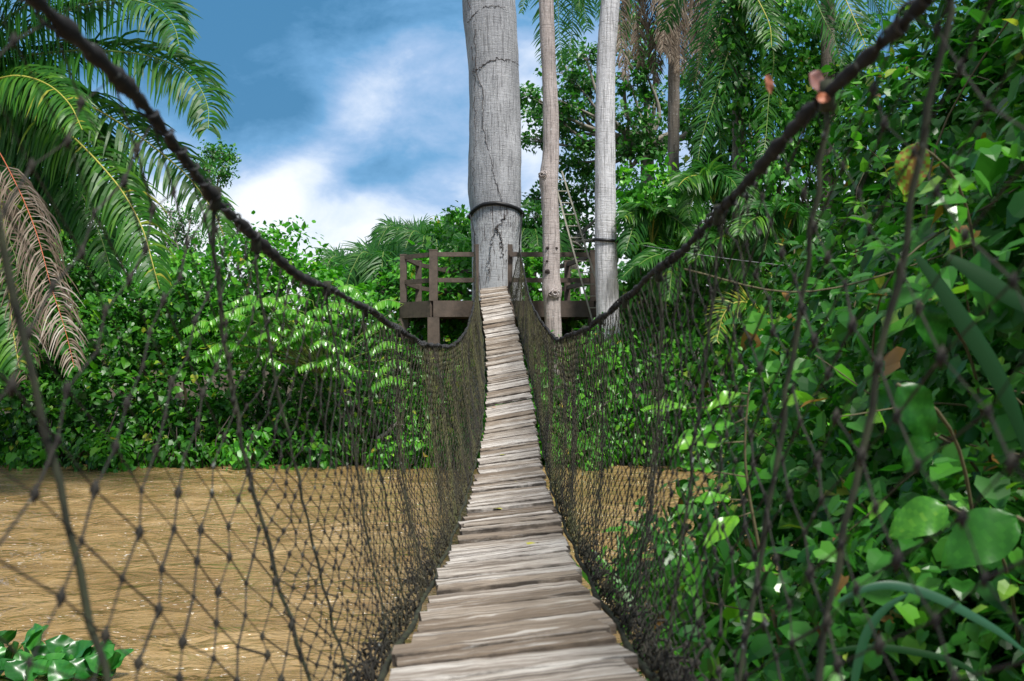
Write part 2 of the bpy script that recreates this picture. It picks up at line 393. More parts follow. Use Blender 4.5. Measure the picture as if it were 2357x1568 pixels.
# ================================================================== SETTING
def build_ground():
    xs = np.unique(np.concatenate([np.linspace(-16, 16, 129), np.sign(np.linspace(-1, 1, 61))*np.abs(np.linspace(-1, 1, 61))**2.5*400]))
    ys = np.unique(np.concatenate([np.linspace(-12, 40, 190), -12-np.linspace(0, 1, 12)**2*80, 40+np.linspace(0, 1, 40)**2.2*500]))
    X, Y = np.meshgrid(xs, ys)
    ss = lambda a: np.clip(a, 0, 1)**2*(3-2*np.clip(a, 0, 1))
    edge = 20.7+.25*np.sin(X*.9)+.15*np.sin(X*2.3+1)
    far = ss((Y-edge)/1.0)*1.75+ss((Y-23)/14)*1.2+ss((Y-40)/120)*5
    nb = 1.5+.35*np.sin(Y*1.3)+.12*np.maximum(Y-2, 0)
    near = ss((X-nb)/1.4)*ss((8.2+.3*np.sin(X*2)-Y)/1.5)*2.0
    back = ss((-3.0-Y)/2.5)*2.4
    Z = -1.2+np.maximum(np.maximum(far, near), back)+.05*np.sin(X*3.1)*np.sin(Y*2.7)
    n, m = X.shape; i = np.arange(n-1)[:, None]*m+np.arange(m-1)[None]
    g = G(); g.add(np.stack([X, Y, Z], -1).reshape(-1, 3), np.stack([i, i+1, i+m+1, i+m], -1).reshape(-1, 4))
    tag(g.obj('ground', M_SOIL, None, True), 'dark soil of the river banks under the plants', None, None, 'structure')
    # river
    rng = np.random.default_rng(5)
    xs = np.unique(np.concatenate([np.linspace(-14, 12, 330), np.linspace(-90, 90, 40)])); ys = np.unique(np.concatenate([np.linspace(4, 24, 330), np.linspace(-10, 4, 20)]))
    X, Y = np.meshgrid(xs, ys); Z = np.zeros_like(X)
    for q in range(34):
        lam = rng.uniform(.3, 1.6); th = rng.normal(np.pi/2+.15, .6); k = 2*np.pi/lam
        Z += .0034*lam**.95*np.sin(k*(X*np.cos(th)+Y*np.sin(th))+1.6*np.sin(X*rng.uniform(.3, 1.3)+q)+1.2*np.sin(Y*rng.uniform(.4, 1.6)+q*2))
    # eddies
    for (ex, ey) in ((-2.35, 7.3), (-4.4, 12.2)):
        rr = np.hypot(X-ex, (Y-ey)); Z += .009*np.exp(-(rr/.5)**2)*np.sin(rr*42+np.arctan2(Y-ey, X-ex)*2)
    Z *= np.exp(-np.maximum(np.abs(X)-12, 0)/3)
    n, m = X.shape; i = np.arange(n-1)[:, None]*m+np.arange(m-1)[None]
    g = G(); g.add(np.stack([X, Y, Z], -1).reshape(-1, 3), np.stack([i, i+1, i+m+1, i+m], -1).reshape(-1, 4))
    tag(g.obj('river', M_WATER, None, True), 'muddy brown river with ripples and foam flecks', None, None, 'structure')
build_ground()

# ================================================================== BRIDGE
D_ = [-1, 1.2, 2.44, 3.3, 3.94, 4.78, 6.14, 7.7, 9.6, 11.5, 13.1, 15.8, 18.1, 20.2, 22.5]
DZ = [-.30, -.60, -.77, -.86, -.915, -.965, -1.03, -1.045, -.985, -.815, -.56, .10+-.20, .42, 1.12, 1.66]
DX = [-.02, -.018, -.012, -.014, -.018, -.018, -.021, -.025, -.025, -.020, -.035, -.095, -.186, -.32, -.42]
def pchip(xk, yk):
    xk = np.array(xk, float); yk = np.array(yk, float); h = np.diff(xk); dl = np.diff(yk)/h
    m = np.zeros(len(xk)); m[0] = dl[0]; m[-1] = dl[-1]
    m[1:-1] = np.where(dl[:-1]*dl[1:] > 0, (h[1:]*dl[:-1]+h[:-1]*dl[1:])/(h[1:]+h[:-1]), 0)
    def f(x):
        x = np.asarray(x, float); k = np.clip(np.searchsorted(xk, x, side='right')-1, 0, len(xk)-2)
        hh = h[k]; s = (x-xk[k])/hh
        return (2*s**3-3*s**2+1)*yk[k]+(s**3-2*s**2+s)*hh*m[k]+(-2*s**3+3*s**2)*yk[k+1]+(s**3-s**2)*hh*m[k+1]
    return f
deckz = pchip(D_, DZ); deckx = pchip(D_, DX)
roll = pchip([-1, 2.4, 6, 9.5, 13, 18, 22.5], [5.2, 5.6, 5.6, 6.8, 9.5, 8.5, 5.5])
ropeL = (pchip([-1, 0, 1.2, 1.5, 2.1, 2.4, 3.2, 4, 5.4, 7, 10, 14.5, 18, 21.5, 22.6], [-.58, -.585, -.58, -.565, -.578, -.572, -.53, -.50, -.497, -.53, -.52, -.56, -.665, -.80, -.84]),
         pchip([-1, 0, 1.2, 1.5, 2.1, 2.4, 3.2, 4, 5.4, 7, 10, 14.5, 18, 21.5, 22.6], [.80, .62, .434, .385, .295, .25, .205, .146, .10, .097, .21, .816, 1.48, 2.52, 2.9]))
ropeR = (pchip([-1, 0, 1.2, 1.5, 2.1, 3, 4, 5, 7, 10.5, 14, 18, 21.5, 22.6], [.50, .50, .49, .475, .455, .42, .387, .36, .355, .327, .255, .208, .172, .16]),
         pchip([-1, 0, 1.2, 1.5, 2.1, 3, 4, 5, 7, 10.5, 14, 18, 21.5, 22.6], [.75, .60, .436, .405, .333, .247, .19, .155, .150, .382, .847, 1.64, 2.38, 2.65]))
HW = .297
def bedge(d, s, out=.03, dz=-.035):
    r = np.radians(roll(d)); return np.stack([deckx(d)+s*(HW+out)*np.cos(r), d+0*r, EYE+deckz(d)+s*(HW+out)*np.sin(r)+dz], -1)
def rtop(d, s):
    f = ropeL if s < 0 else ropeR; d = np.asarray(d, float); return np.stack([f[0](d), d, EYE+f[1](d)], -1)

bridge = thing('rope_bridge', 'narrow sagging footbridge of weathered planks with mossy rope net sides', 'bridge', (0, 0, 0))
def build_planks():
    rng = np.random.default_rng(11); d = .9; k = 0
    while d < 22.25:
        w = rng.choice([.13, .17, .2, .24, .30], p=[.15, .25, .3, .2, .1])*rng.uniform(.9, 1.1)
        sl = float((deckz(d+w/2+.05)-deckz(d+w/2-.05))/.1); dd = w*math.cos(math.atan(sl))
        c = d+dd/2; L = 2*HW*rng.uniform(.97, 1.04); th = .034
        nx, ny = 15, 6
        xs = np.linspace(-L/2, L/2, nx); e0 = rng.normal(0, .0035, nx).cumsum()*.35; e1 = rng.normal(0, .0035, nx).cumsum()*.35
        gap = rng.choice([.007, .013, .026], p=[.45, .35, .2]); sk = rng.normal(0, .006)
        e_ = rng.uniform(.02, .06); u = np.array([0, e_, e_*2.2, 1-e_*1.8, 1-e_*.8, 1]); Y0 = -w/2+gap/2+e0+sk*xs/L*2; Y1 = w/2-gap/2+e1-sk*xs/L
        Yg = Y0[:, None]*(1-u)+Y1[:, None]*u; Xg = np.repeat(xs[:, None], ny, 1)+rng.normal(0, .003, (nx, ny))*(np.abs(xs) > L/2-.001)[:, None]
        Zt = th/2+rng.normal(0, .0012, (nx, ny)); Zt[:, 0] -= .004; Zt[:, -1] -= .004; Zt[:, 1] -= .001; Zt[:, -2] -= .001
        top = np.stack([Xg, Yg, Zt], -1).reshape(-1, 3); bot = np.stack([Xg, Yg, 0*Zt-th/2], -1).reshape(-1, 3)
        i = (np.arange(nx-1)[:, None]*ny+np.arange(ny-1)[None]).ravel(); M = nx*ny
        f = [np.stack([i, i+ny, i+ny+1, i+1], -1), np.stack([i+M, i+M+1, i+M+ny+1, i+M+ny], -1)]
        a = np.arange(nx-1)*ny
        f.append(np.stack([a, a+M, a+ny+M, a+ny], -1)); a2 = a+ny-1; f.append(np.stack([a2, a2+ny, a2+ny+M, a2+M], -1))
        b = np.arange(ny-1); f.append(np.stack([b, b+1, b+1+M, b+M], -1)); b2 = b+(nx-1)*ny; f.append(np.stack([b2, b2+M, b2+1+M, b2+1], -1))
        g = G(); rr = np.zeros(len(np.concatenate(f))); q = np.arange((nx-1)*(ny-1)) % (ny-1); rr[:len(q)] = np.where((q == 0) | (q == ny-2), 1, np.where((q == 1) | (q == ny-3), .6, 0)); rr[len(q):] = 1.  # marks edge strips and sides for the painted gap shade
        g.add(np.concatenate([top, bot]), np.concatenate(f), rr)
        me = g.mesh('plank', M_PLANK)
        o = bpy.data.objects.new('plank', me); link(o, bridge)
        o.location = (float(deckx(c))+rng.normal(0, .008), c, EYE+float(deckz(c))+rng.normal(0, .008))
        ex = Matrix.Rotation(math.atan(sl)+rng.normal(0, .03), 4, 'X')@Matrix.Rotation(-R(float(roll(c)))+rng.normal(0, .008), 4, 'Y')@Matrix.Rotation(.105+rng.normal(0, .02), 4, 'Z')
        o.rotation_euler = ex.to_euler()
        d += dd; k += 1
    print('planks', k)
build_planks()

def build_ropes():
    rng = np.random.default_rng(21)
    for s in (-1, 1):
        # hand rope with lashings
        d = np.arange(-.9, 22.4, .012); P = rtop(d, s)
        P[:, 2] += .004*np.sin(d*9)+.006*np.sin(d*2.1+s); P[:, 0] += .005*np.sin(d*5.3+1)
        nz = rng.normal(size=len(d)); nz = np.convolve(nz, np.ones(4)/4, 'same'); nz2 = np.convolve(rng.normal(size=len(d)), np.ones(25)/25, 'same')
        rad = .0085+.0035*nz+.009*np.maximum(nz2, -.3)+.0018*np.sign(np.sin(d*80))+.001*rng.normal(size=len(d))
        g = G(); tube(g, P, np.clip(rad, .006, .020), 8); ro = g.obj('hand_rope', M_ROPE, bridge, True)
        # spiral lashing cord
        dd = np.arange(.3, 22.2, .006); Q = rtop(dd, s); Q[:, 2] += .004*np.sin(dd*9)+.006*np.sin(dd*2.1+s)
        ph = dd*95+6*np.sin(dd*1.7); on = (np.sin(dd*7.3)+np.sin(dd*3.1+2)+.8*np.sin(dd*17)) > -.3
        rr = np.convolve(np.where(on, .0112, .003), np.ones(9)/9, 'same')
        Q[:, 0] += rr*np.cos(ph); Q[:, 2] += rr*np.sin(ph)
        g = G(); tube(g, Q, .0028, 4, cap=False); g.obj('lashing', M_LASH, ro, True)
        # edge cable along the planks
        d = np.arange(-.9, 22.3, .05); g = G(); E = bedge(d, s, .05, -.03); E[:, 0] += .008*np.sin(d*6+s); tube(g, E, .011+.003*np.sin(d*31)*np.sin(d*13), 6); g.obj('edge_cable', M_STAY, bridge, True)
        g = G(); E = bedge(d, s, -.08, -.04); tube(g, E, .012, 6); g.obj('deck_cable', M_ROPE, bridge, True)
        # net
        def npos_d(dd, v):
            dd = np.clip(dd-.13*v+.015*np.sin(dd*29), -.9, 22.45)+0*v
            B = bedge(dd, s, .06, -.03); T = rtop(dd, s); v_ = v[..., None]
            p = B*(1-v_)+T*v_
            p[..., 0] += s*np.sin(np.pi*v)*(.025*np.sin(dd*1.9+s)+.018*np.sin(dd*4.3)+.03)
            p[..., 2] -= .03*np.sin(np.pi*v)*(.5+.5*np.sin(dd*3.1))
            return p
        for (u0, u1, cw, rows, r0, k0) in ((-.35, 2.05 if s < 0 else 1.95, .17, 11, .0015, .0056), (2.05 if s < 0 else 1.95, 22.4, .092 if s < 0 else .08, 23, .0013, .0040)):
            cols = int((u1-u0)/(cw/2)); R2 = rows*2; pw = 1.45
            npos = lambda ci, v: npos_d(u0+ci*(u1-u0)/cols, v)
            ci = np.arange(cols+1)[:, None]; rj = np.arange(R2+1)[None]
            V_ = (rj/R2)**pw+0.*ci
            dj = rng.normal(0, .0020, (cols+1, R2+1, 3)); dj[:, :8] *= 2.5
            Pn = npos(ci+0*rj, V_)+dj*[1, 1.5, 1.2]
            Pn[:, 0] = npos(ci[:, 0], np.zeros(cols+1)); Pn[:, -1] = npos(ci[:, 0], np.ones(cols+1))
            cc, rr_ = np.meshgrid(np.arange(cols), np.arange(R2), indexing='ij'); cc = cc.ravel(); rr_ = rr_.ravel(); ev = (cc+rr_) % 2 == 0
            A = np.stack([cc, np.where(ev, rr_, rr_+1)], 1); Bb = np.stack([cc+1, np.where(ev, rr_+1, rr_)], 1)
            ok = rng.random(len(A)) > .008; A = A[ok]; Bb = Bb[ok]
            a = Pn[A[:, 0], A[:, 1]]; b = Pn[Bb[:, 0], Bb[:, 1]]
            t = norm(b-a); up = np.array([.1, .2, 1.]); s1 = norm(np.cross(t, up)); s2 = np.cross(s1, t)
            rad = (r0+.0004*rng.normal(size=len(a)).clip(-1, 1.8)+.0010*np.clip((a[:, 1]-3)/5, 0, 1))[:, None]
            ring = lambda p: np.stack([p+s1*rad, p+s2*rad, p-s1*rad, p-s2*rad], 1)
            V = np.concatenate([ring(a), ring(b)], 1)
            q = np.array([[k, (k+1) % 4, (k+1) % 4+4, k+4] for k in range(4)])
            g = G(); g.add(V.reshape(-1, 3), (np.arange(len(a))[:, None, None]*8+q[None]).reshape(-1, 4))
            kc, kr_ = np.meshgrid(np.arange(cols+1), np.arange(1, R2), indexing='ij'); m = ((kc+kr_) % 2 == 0).ravel(); kc = kc.ravel()[m]; kr_ = kr_.ravel()[m]
            kp = Pn[kc, kr_]; kr = k0*rng.uniform(.7, 1.35, len(kp))
            oc = np.array([[1, 0, 0], [0, 1.3, 0], [-1, 0, 0], [0, -1.3, 0], [.2, 0, 2.0], [-.2, 0, -2.0]], float)
            of = np.array([[0, 1, 4], [1, 2, 4], [2, 3, 4], [3, 0, 4], [1, 0, 5], [2, 1, 5], [3, 2, 5], [0, 3, 5]])
            g.add((kp[:, None]+kr[:, None, None]*oc[None]).reshape(-1, 3), (np.arange(len(kp))[:, None, None]*6+of[None]).reshape(-1, 3))
            for q in range(620 if u0 > 0 else 60):      # knotted ends and tangled cord where the net is tied to the edge cable
                d0 = (2+20*rng.random()**1.6) if u0 > 0 else rng.uniform(1.2, 2); b0 = bedge(np.array(d0), s, .05+abs(rng.normal(0, .025)), -.02+rng.normal(0, .015))
                L = rng.uniform(.03, .12); dr = norm(np.array([s*.5, rng.normal(0, .7), rng.normal(.5, .6)]))
                pp = spline([b0, b0+dr*L*.5+[0, 0, .015], b0+dr*L+[rng.normal(0, .01), 0, -.02]], 5); tube(g, pp, rng.uniform(.002, .0045), 4)
                if q % 3 == 0: g.add(pp[-1]+.009*rng.uniform(.6, 1.2)*oc*[1, .8, .6], of)
            g.obj('side_net', M_NET, bridge, True)
        # hanger ropes
        hd = [1.13, 2.05, 2.36, 3.05] if s < 0 else [1.25, 1.62, 2.3, 3.0]
        x = hd[-1]
        while x < 21.6: x += rng.uniform(.55, .95); hd.append(x)
        for h in hd:
            h = min(h, 22.2); v = np.linspace(0, 1, 22)
            p = npos_d(np.full(22, h), v)+rng.normal(0, .003, (22, 3)); p[:, 0] += s*.006
            bow = .02*np.sin(np.pi*v); p[:, 1] += bow*2; p[-1] = rtop(h-.12, s)
            g = G(); tube(g, p, (.0044 if h < 2.2 else .0034)+.0005*np.sin(v*40), 6); tube(g, [p[-1]-[0, 0, .03], p[-1], p[-1]+[0, 0, .015]], .012, 6)
            g.obj('hanger_rope', M_STAY, bridge, True)
build_ropes()

# leaves lying on the planks
def deck_leaves():
    rng = np.random.default_rng(3)
    spots = [(1215, 1268, 4.6, 'yellow curled leaf lying mid-deck on a pale plank, the nearest on the bridge'),
             (1205, 1153, 6.5, 'yellow leaf on the planks right of centre where the nets widen'),
             (1135, 1175, 6.2, 'small yellow leaf at the left edge of the planks'),
             (1130, 1190, 5.8, 'brownish yellow leaf by the dark stained plank end'),
             (1180, 1118, 7.4, 'bright yellow sliver of leaf on the lowest dip of the bridge'),
             (1150, 1050, 9.0, 'tiny yellow green leaf on the grey planks below the mid slope'),
             (1225, 908, 13.0, 'orange leaf at the right edge of the climbing planks'),
             (1130, 935, 12.5, 'small orange leaf at the left of the climbing planks')]
    for x, y, d, lab in spots:
        # find the depth where the sight line meets the deck
        ds = np.linspace(2, 21, 900); k = np.argmin(np.abs((HY-y)/F*ds-deckz(ds))); d = ds[k]
        p = at(x, y, d); rl = R(float(roll(d))); p[2] = EYE+float(deckz(d))+(p[0]-float(deckx(d)))*math.tan(rl)+.022
        g = G(); n = norm(np.array([-math.sin(rl), 0, math.cos(rl)])); dr = norm(np.array([1, rng.normal(0, .5), math.tan(rl)]))
        add_leaves(g, p[None]*0, dr[None], n[None], [.085 if d < 5.5 else .07], 'ovate', np.array([rng.random()*.5 if 'orange' not in lab else 1.]))
        o = g.obj('fallen_leaf', LV_FALL, None); o.location = p; tag(o, lab, 'fallen leaf', 'leaves lying on the planks')
deck_leaves()

# ================================================================== PLATFORM
def build_platform():
    K = 22.3/20.5; zt = EYE+(HY-692)/F*22.3
    t = thing('viewing_platform', 'brown painted platform with railings built round the thick grey trunk', 'platform', (-.3, 23.9, 1.0))
    FL = (-1.615, 20.5); L = (-2.30, 21.1); B = (-2.13, 22.7); BM = (-.5, 24.6); BR = (1.26, 22.7); FR = (1.68, 20.55); M1 = (-.74, 20.5); M2 = (-.04, 20.5)
    FL, L, B, BM, BR, FR, M1, M2 = [(p[0]*K, p[1]*K) for p in (FL, L, B, BM, BR, FR, M1, M2)]; Q1 = (-1.6*K, 24.3*K); Q2 = (.8*K, 24.2*K)
    poly = [FL, L, B, Q1, BM, Q2, BR, FR]
    g = G(); n = len(poly)
    v = [(x, y, zt) for x, y in poly]+[(x, y, zt-.10) for x, y in poly]+[(-.3, 24.4, zt), (-.3, 24.4, zt-.10)]
    g.add(v, [[i, 2*n, (i+1) % n] for i in range(n)]+[[n+i, n+(i+1) % n, 2*n+1] for i in range(n)])
    g.add(v, [[i, (i+1) % n, n+(i+1) % n, n+i] for i in range(n)])
    g.obj('floor_slab', M_PLAT, t)
    P3 = lambda p, z: np.array([p[0], p[1], z])
    # perimeter beams
    ring = [FL, L, B, Q1, BM, Q2, BR, FR, FL]
    for a, b in zip(ring[:-1], ring[1:]):
        g = G(); bar(g, P3(a, zt-.19), P3(b, zt-.19), .20, .36+.004*len(C.objects) % .01); g.obj('edge_beam', M_PLAT, t)
    # columns
    for p, w in ((FL, .26), (L, .24), (B, .24), (BR, .24), (FR, .24), (BM, .24)):
        g = G(); box(g, (p[0]+.004, p[1]+.02, (zt-.38)/2+.1), w/2, w/2, (zt-.38)/2-.1+.004); g.obj('column', M_PLAT, t)
    # railing posts
    H = 1.0*K; posts = [FL, L, B, Q1, BM, Q2, BR, FR]
    for p in posts:
        g = G(); w = .092 if p is FL else .074; hh = H*(1.0 if p is not L else .97)
        box(g, (p[0], p[1], zt+hh/2+.012), w, w, hh/2+.02); box(g, (p[0], p[1], zt+hh+.035), w+.006, w+.006, .012); g.obj('rail_post', M_PLAT, t)
    for p, top in ((M1, 1.22), (M2, 1.22)):
        g = G(); box(g, (p[0], p[1]+.12, zt+top/2+.05), .055, .055, top/2); g.obj('rail_post', M_PLAT, t)
    segs = [(M1, FL), (FL, L), (L, B), (B, Q1), (Q1, BM), (BM, Q2), (Q2, BR), (BR, FR), (FR, M2)]
    for a, b in segs:
        for z in (.95*K, .42*K):
            g = G(); bar(g, P3(a, zt+z), P3(b, zt+z), .07, .10); g.obj('rail', M_PLAT, t)
    # joists under the floor
    for y in (23.1, 24.1, 25.4):
        g = G(); bar(g, (-2.0, y, zt-.25), (1.3, y, zt-.25), .15, .26); g.obj('joist', M_PLAT, t)
build_platform()

# ================================================================== TRUNKS
def trunk_mesh(rows, d, mat, parent, name='trunk', sides=40, base=0.3, top=None, seed=0, rough=.012, depthfac=1.):
    """rows: (y, xl, xr) survey edges, top to bottom"""
    rng = np.random.default_rng(seed)
    P = []; Rr = []
    for y, a, b in rows:
        P.append(at((a+b)/2, y, d)); Rr.append((b-a)/2/F*d)
    P = np.array(P); Rr = np.array(Rr)
    if top: # continue upwards out of the frame
        dv = (P[0]-P[1]); dv = dv/abs(dv[2]); P = np.vstack([P[0]+dv*(top-P[0][2]), P]); Rr = np.concatenate([[Rr[0]*.85], Rr])
    P = np.vstack([P, [P[-1][0], P[-1][1], base-.3]]); Rr = np.concatenate([Rr, [Rr[-1]*1.12]])
    q = spline(np.column_stack([P, Rr]), 180); pts = q[:, :3]; rad = q[:, 3]
    th = np.linspace(0, 2*np.pi, sides, endpoint=False); A = np.array([1., 0, 0]); B = np.array([0., 1, 0])
    TH, ZZ = np.meshgrid(th, pts[:, 2])
    rr = rad[:, None]*(1+rough*np.sin(3*TH+ZZ*.7)+rough*.8*np.sin(5*TH-ZZ*1.3+1)+rough*.5*np.sin(ZZ*7+2*np.sin(TH*2)))+rng.normal(0, .0016, TH.shape)
    v = pts[:, None]+rr[..., None]*(np.cos(TH)[..., None]*A+np.sin(TH)[..., None]*B)
    n = len(pts); i = np.arange(n-1)[:, None]*sides; j = np.arange(sides)[None]; k = (j+1) % sides
    g = G(); g.add(v.reshape(-1, 3), np.stack([i+j, i+sides+j, i+sides+k, i+k], -1).reshape(-1, 4))
    g.obj(name, mat, parent, True)
    f = lambda z: (np.array([np.interp(z, pts[::-1, 2], pts[::-1, c]) for c in (0, 1)]), np.interp(z, pts[::-1, 2], rad[::-1]))
    return f

t1 = thing('kapok_tree', 'thickest grey trunk rising behind the end of the plank deck', 'tree', (-.4, 25.6, .3))
f1 = trunk_mesh([(0, 1063, 1186), (60, 1067, 1189), (120, 1074, 1192), (180, 1078, 1194), (260, 1080, 1198), (350, 1080, 1201), (440, 1079, 1201), (475, 1082, 1201), (510, 1084, 1201), (600, 1086, 1200), (700, 1086, 1200)], 25.6, BARK1, t1, base=.3, top=15, seed=1, rough=.016)
t2 = thing('slender_tree', 'slim pinkish grey trunk with a swollen knot, in front of the right railing', 'tree', (.82, 21.6, .3))
f2 = trunk_mesh([(0, 1240, 1274), (90, 1243, 1277), (180, 1248, 1281), (220, 1249, 1284), (294, 1250, 1287), (367, 1248, 1287), (392, 1244, 1286), (418, 1241, 1285), (440, 1244, 1284), (477, 1247, 1286), (575, 1249, 1289), (650, 1248, 1290), (668, 1247, 1293), (690, 1250, 1291), (771, 1255, 1293)], 21.6, BARK2, t2, base=.3, top=13, seed=2)
t3 = thing('pale_tree', 'straight pale grey trunk with a black tie, right of the ladder', 'tree', (2.1, 21.4, .3))
f3 = trunk_mesh([(0, 1384, 1427), (40, 1380, 1424), (110, 1375, 1418), (257, 1371, 1416), (380, 1370, 1417), (575, 1369, 1420), (719, 1372, 1425), (810, 1374, 1428)], 21.4, BARK3, t3, base=.2, top=13, seed=3)

def on_trunk(f, z, ang, out=.0):
    c, r = f(z); return np.array([c[0]+(r+out)*math.sin(ang), c[1]-(r+out)*math.cos(ang), z])
def scar(parent, f, y, d, ang, size, name='branch_scar'):
    z = at(0, y, d)[2]; p = on_trunk(f, z, ang, -.01); rng = np.random.default_rng(int(y))
    g = G(); n = norm(np.array([math.sin(ang), -math.cos(ang), 0])); s = norm(np.cross(n, [0, 0, 1])); u = np.cross(s, n)
    for k, rr in enumerate((1, .72, .45)):
        th = np.linspace(0, 2*np.pi, 21); q = p+n*(.012+.012*k)+(np.cos(th)[:, None]*s*1.15+np.sin(th)[:, None]*u*.85)*size*rr*(1+.08*rng.normal(size=(21, 1)))
        tube(g, q, size*.16, 5, cap=False)
    v = [p+n*.02]+[p+n*.012+(math.cos(a)*s+math.sin(a)*u*.8)*size*.5 for a in np.linspace(0, 6.283, 9)[:-1]]
    g.add(v, [[0, i, i % 8+1] for i in range(1, 9)]); g.obj(name, M_VINE if size < .05 else BARK2, parent, True)
for y, a, s in ((573, -.5, .03), (573, .6, .026), (603, -.55, .022), (627, -.5, .045), (676, .25, .10), (405, -.75, .085)): scar(t2, f2, y, 21.6, a, s*1.09)

def vine(name, label, f, path, rad, mat=M_VINE, d=25.6):
    P = []
    for x, y in path:
        z = at(0, y, d)[2]; c, r = f(z); X = (x-HX)/F*(d-.5); s = np.clip((X-c[0])/r, -.98, .98); P.append([c[0]+s*(r+.012), c[1]-math.sqrt(1-s*s)*(r+.012), z])
    P = spline(P, 140); rng = np.random.default_rng(len(path)); P[:, 0] += np.convolve(rng.normal(0, .05, 140), np.ones(5)/5, 'same'); P[:, 2] += np.convolve(rng.normal(0, .03, 140), np.ones(3)/3, 'same')
    g = G(); tube(g, P, np.linspace(rad, rad*.5, 140), 5); o = g.obj(name, mat, None, True, loc=tuple(P[0]))
    tag(o, label, 'vine', 'thin vines climbing the thick trunk')
vine('climbing_vine', 'long dark vine winding down the middle of the thick trunk to the hose', f1, [(1072, 0), (1092, 60), (1096, 130), (1098, 180), (1112, 225), (1112, 310), (1132, 390), (1150, 460), (1158, 482)], .010)
vine('climbing_vine', 'thin dark vine along the left edge of the thick trunk', f1, [(1085, 120), (1092, 180), (1093, 250), (1096, 330), (1090, 400), (1092, 460)], .007)
vine('climbing_vine', 'crack-like vine crossing the upper thick trunk sideways', f1, [(1090, 178), (1105, 172), (1120, 163), (1140, 155), (1165, 152), (1192, 153)], .010)
vine('climbing_vine', 'short vine arching across the top of the thick trunk', f1, [(1078, 66), (1095, 52), (1110, 42), (1130, 36), (1160, 36)], .008)
vine('climbing_vine', 'forked dry vine on the white blotched lower trunk above the planks', f1, [(1163, 505), (1150, 522), (1140, 540), (1132, 570), (1128, 600), (1124, 650)], .010)
vine('climbing_vine', 'crooked vine stub hanging right of the fork on the lower trunk', f1, [(1140, 530), (1150, 545), (1155, 570), (1154, 600)], .01)

def strap(name, label, f, pts, rad, d, n=60, cat='hose'):
    # closed loop round the trunk: pts give height at angles
    an = np.linspace(-np.pi, np.pi, n); P = []
    for a in an:
        y = np.interp(abs(a) if False else a, [-np.pi, -1.4, -.5, 0, .5, 1.4, np.pi], pts); z = at(0, y, d)[2]; P.append(on_trunk(f, z, a, rad*.6))
    g = G(); tube(g, P, rad, 8, cap=False); o = g.obj(name, M_STRAP, None, True, loc=tuple(P[n//2])); tag(o, label, cat); return o
strap('tied_hose', 'thick black hose looped in an arch round the thickest trunk', f1, [500, 497, 477, 474, 479, 490, 500], .05, 25.4)
strap('tree_tie', 'black tie wrapped round the straight pale trunk', f3, [555, 550, 554, 555, 556, 555, 555], .032, 21.3, cat='tie')
g = G(); a = on_trunk(f3, at(0, 555, 21.3)[2], 1.3, .02); b = at(1960, 628, 17.); P = spline([a, (a+b)/2+[0, 0, -.05], b], 40); tube(g, P, .006, 5)
tag(g.obj('steel_wire', M_WIRE, None, True, loc=tuple(a)), 'thin pale wire stretched from the black tie into the right-hand leaves', 'wire')

# anchor posts/ropes at bridge end are part of the bridge
for s, x, y0 in ((-1, 1088, 575), (1, 1196, 578)):
    a = rtop(22.3, s); b = on_trunk(f1, at(0, 492, 25.4)[2], s*1.35, .03); g = G(); tube(g, spline([a, (a+b)/2, b], 12), .018, 6); g.obj('anchor_rope', M_ROPE, bridge, True)

# ladder
def build_ladder():
    d0, d1 = 22.15, 21.95
    lt, lb = at(1275, 405, d0), at(1372, 770, d1); rt, rb = at(1293, 394, d0), at(1400, 770, d1)
    lb = at(1300+62*1.12, 518+(735-518)*1.12, d1)
    rb = at(1330+60*1.5, 518+200*1.5-20, d1); lt = at(1272, 400, d0)
    t = thing('wooden_ladder', 'tall weathered ladder leaning between the slim trunk and pale trunk', 'ladder', tuple((lb+rb)/2))
    for a, b in ((lt, lb), (rt, rb)):
        g = G(); bar(g, a, b, .034, .055, up=(0, 1, 0)); g.obj('ladder_rail', M_LADDER, t)
    for y in np.arange(412, 775, 27.0):
        fa = (at(0, y, 22.05)[2]-lt[2])/(lb[2]-lt[2]); fb = (at(0, y, 22.05)[2]-rt[2])/(rb[2]-rt[2])
        if fa > 1 or fb > 1: continue
        g = G(); tube(g, [lt+(lb-lt)*fa, rt+(rb-rt)*fb], .013, 6); g.obj('rung', M_LADDER, t)
build_ladder()

# ================================================================== PALMS
def DP(pts, d, d2=None):
    d2 = d if d2 is None else d2; n = len(pts)
    return [at(x, y, d+(d2-d)*i/(n-1)) for i, (x, y) in enumerate(pts)]

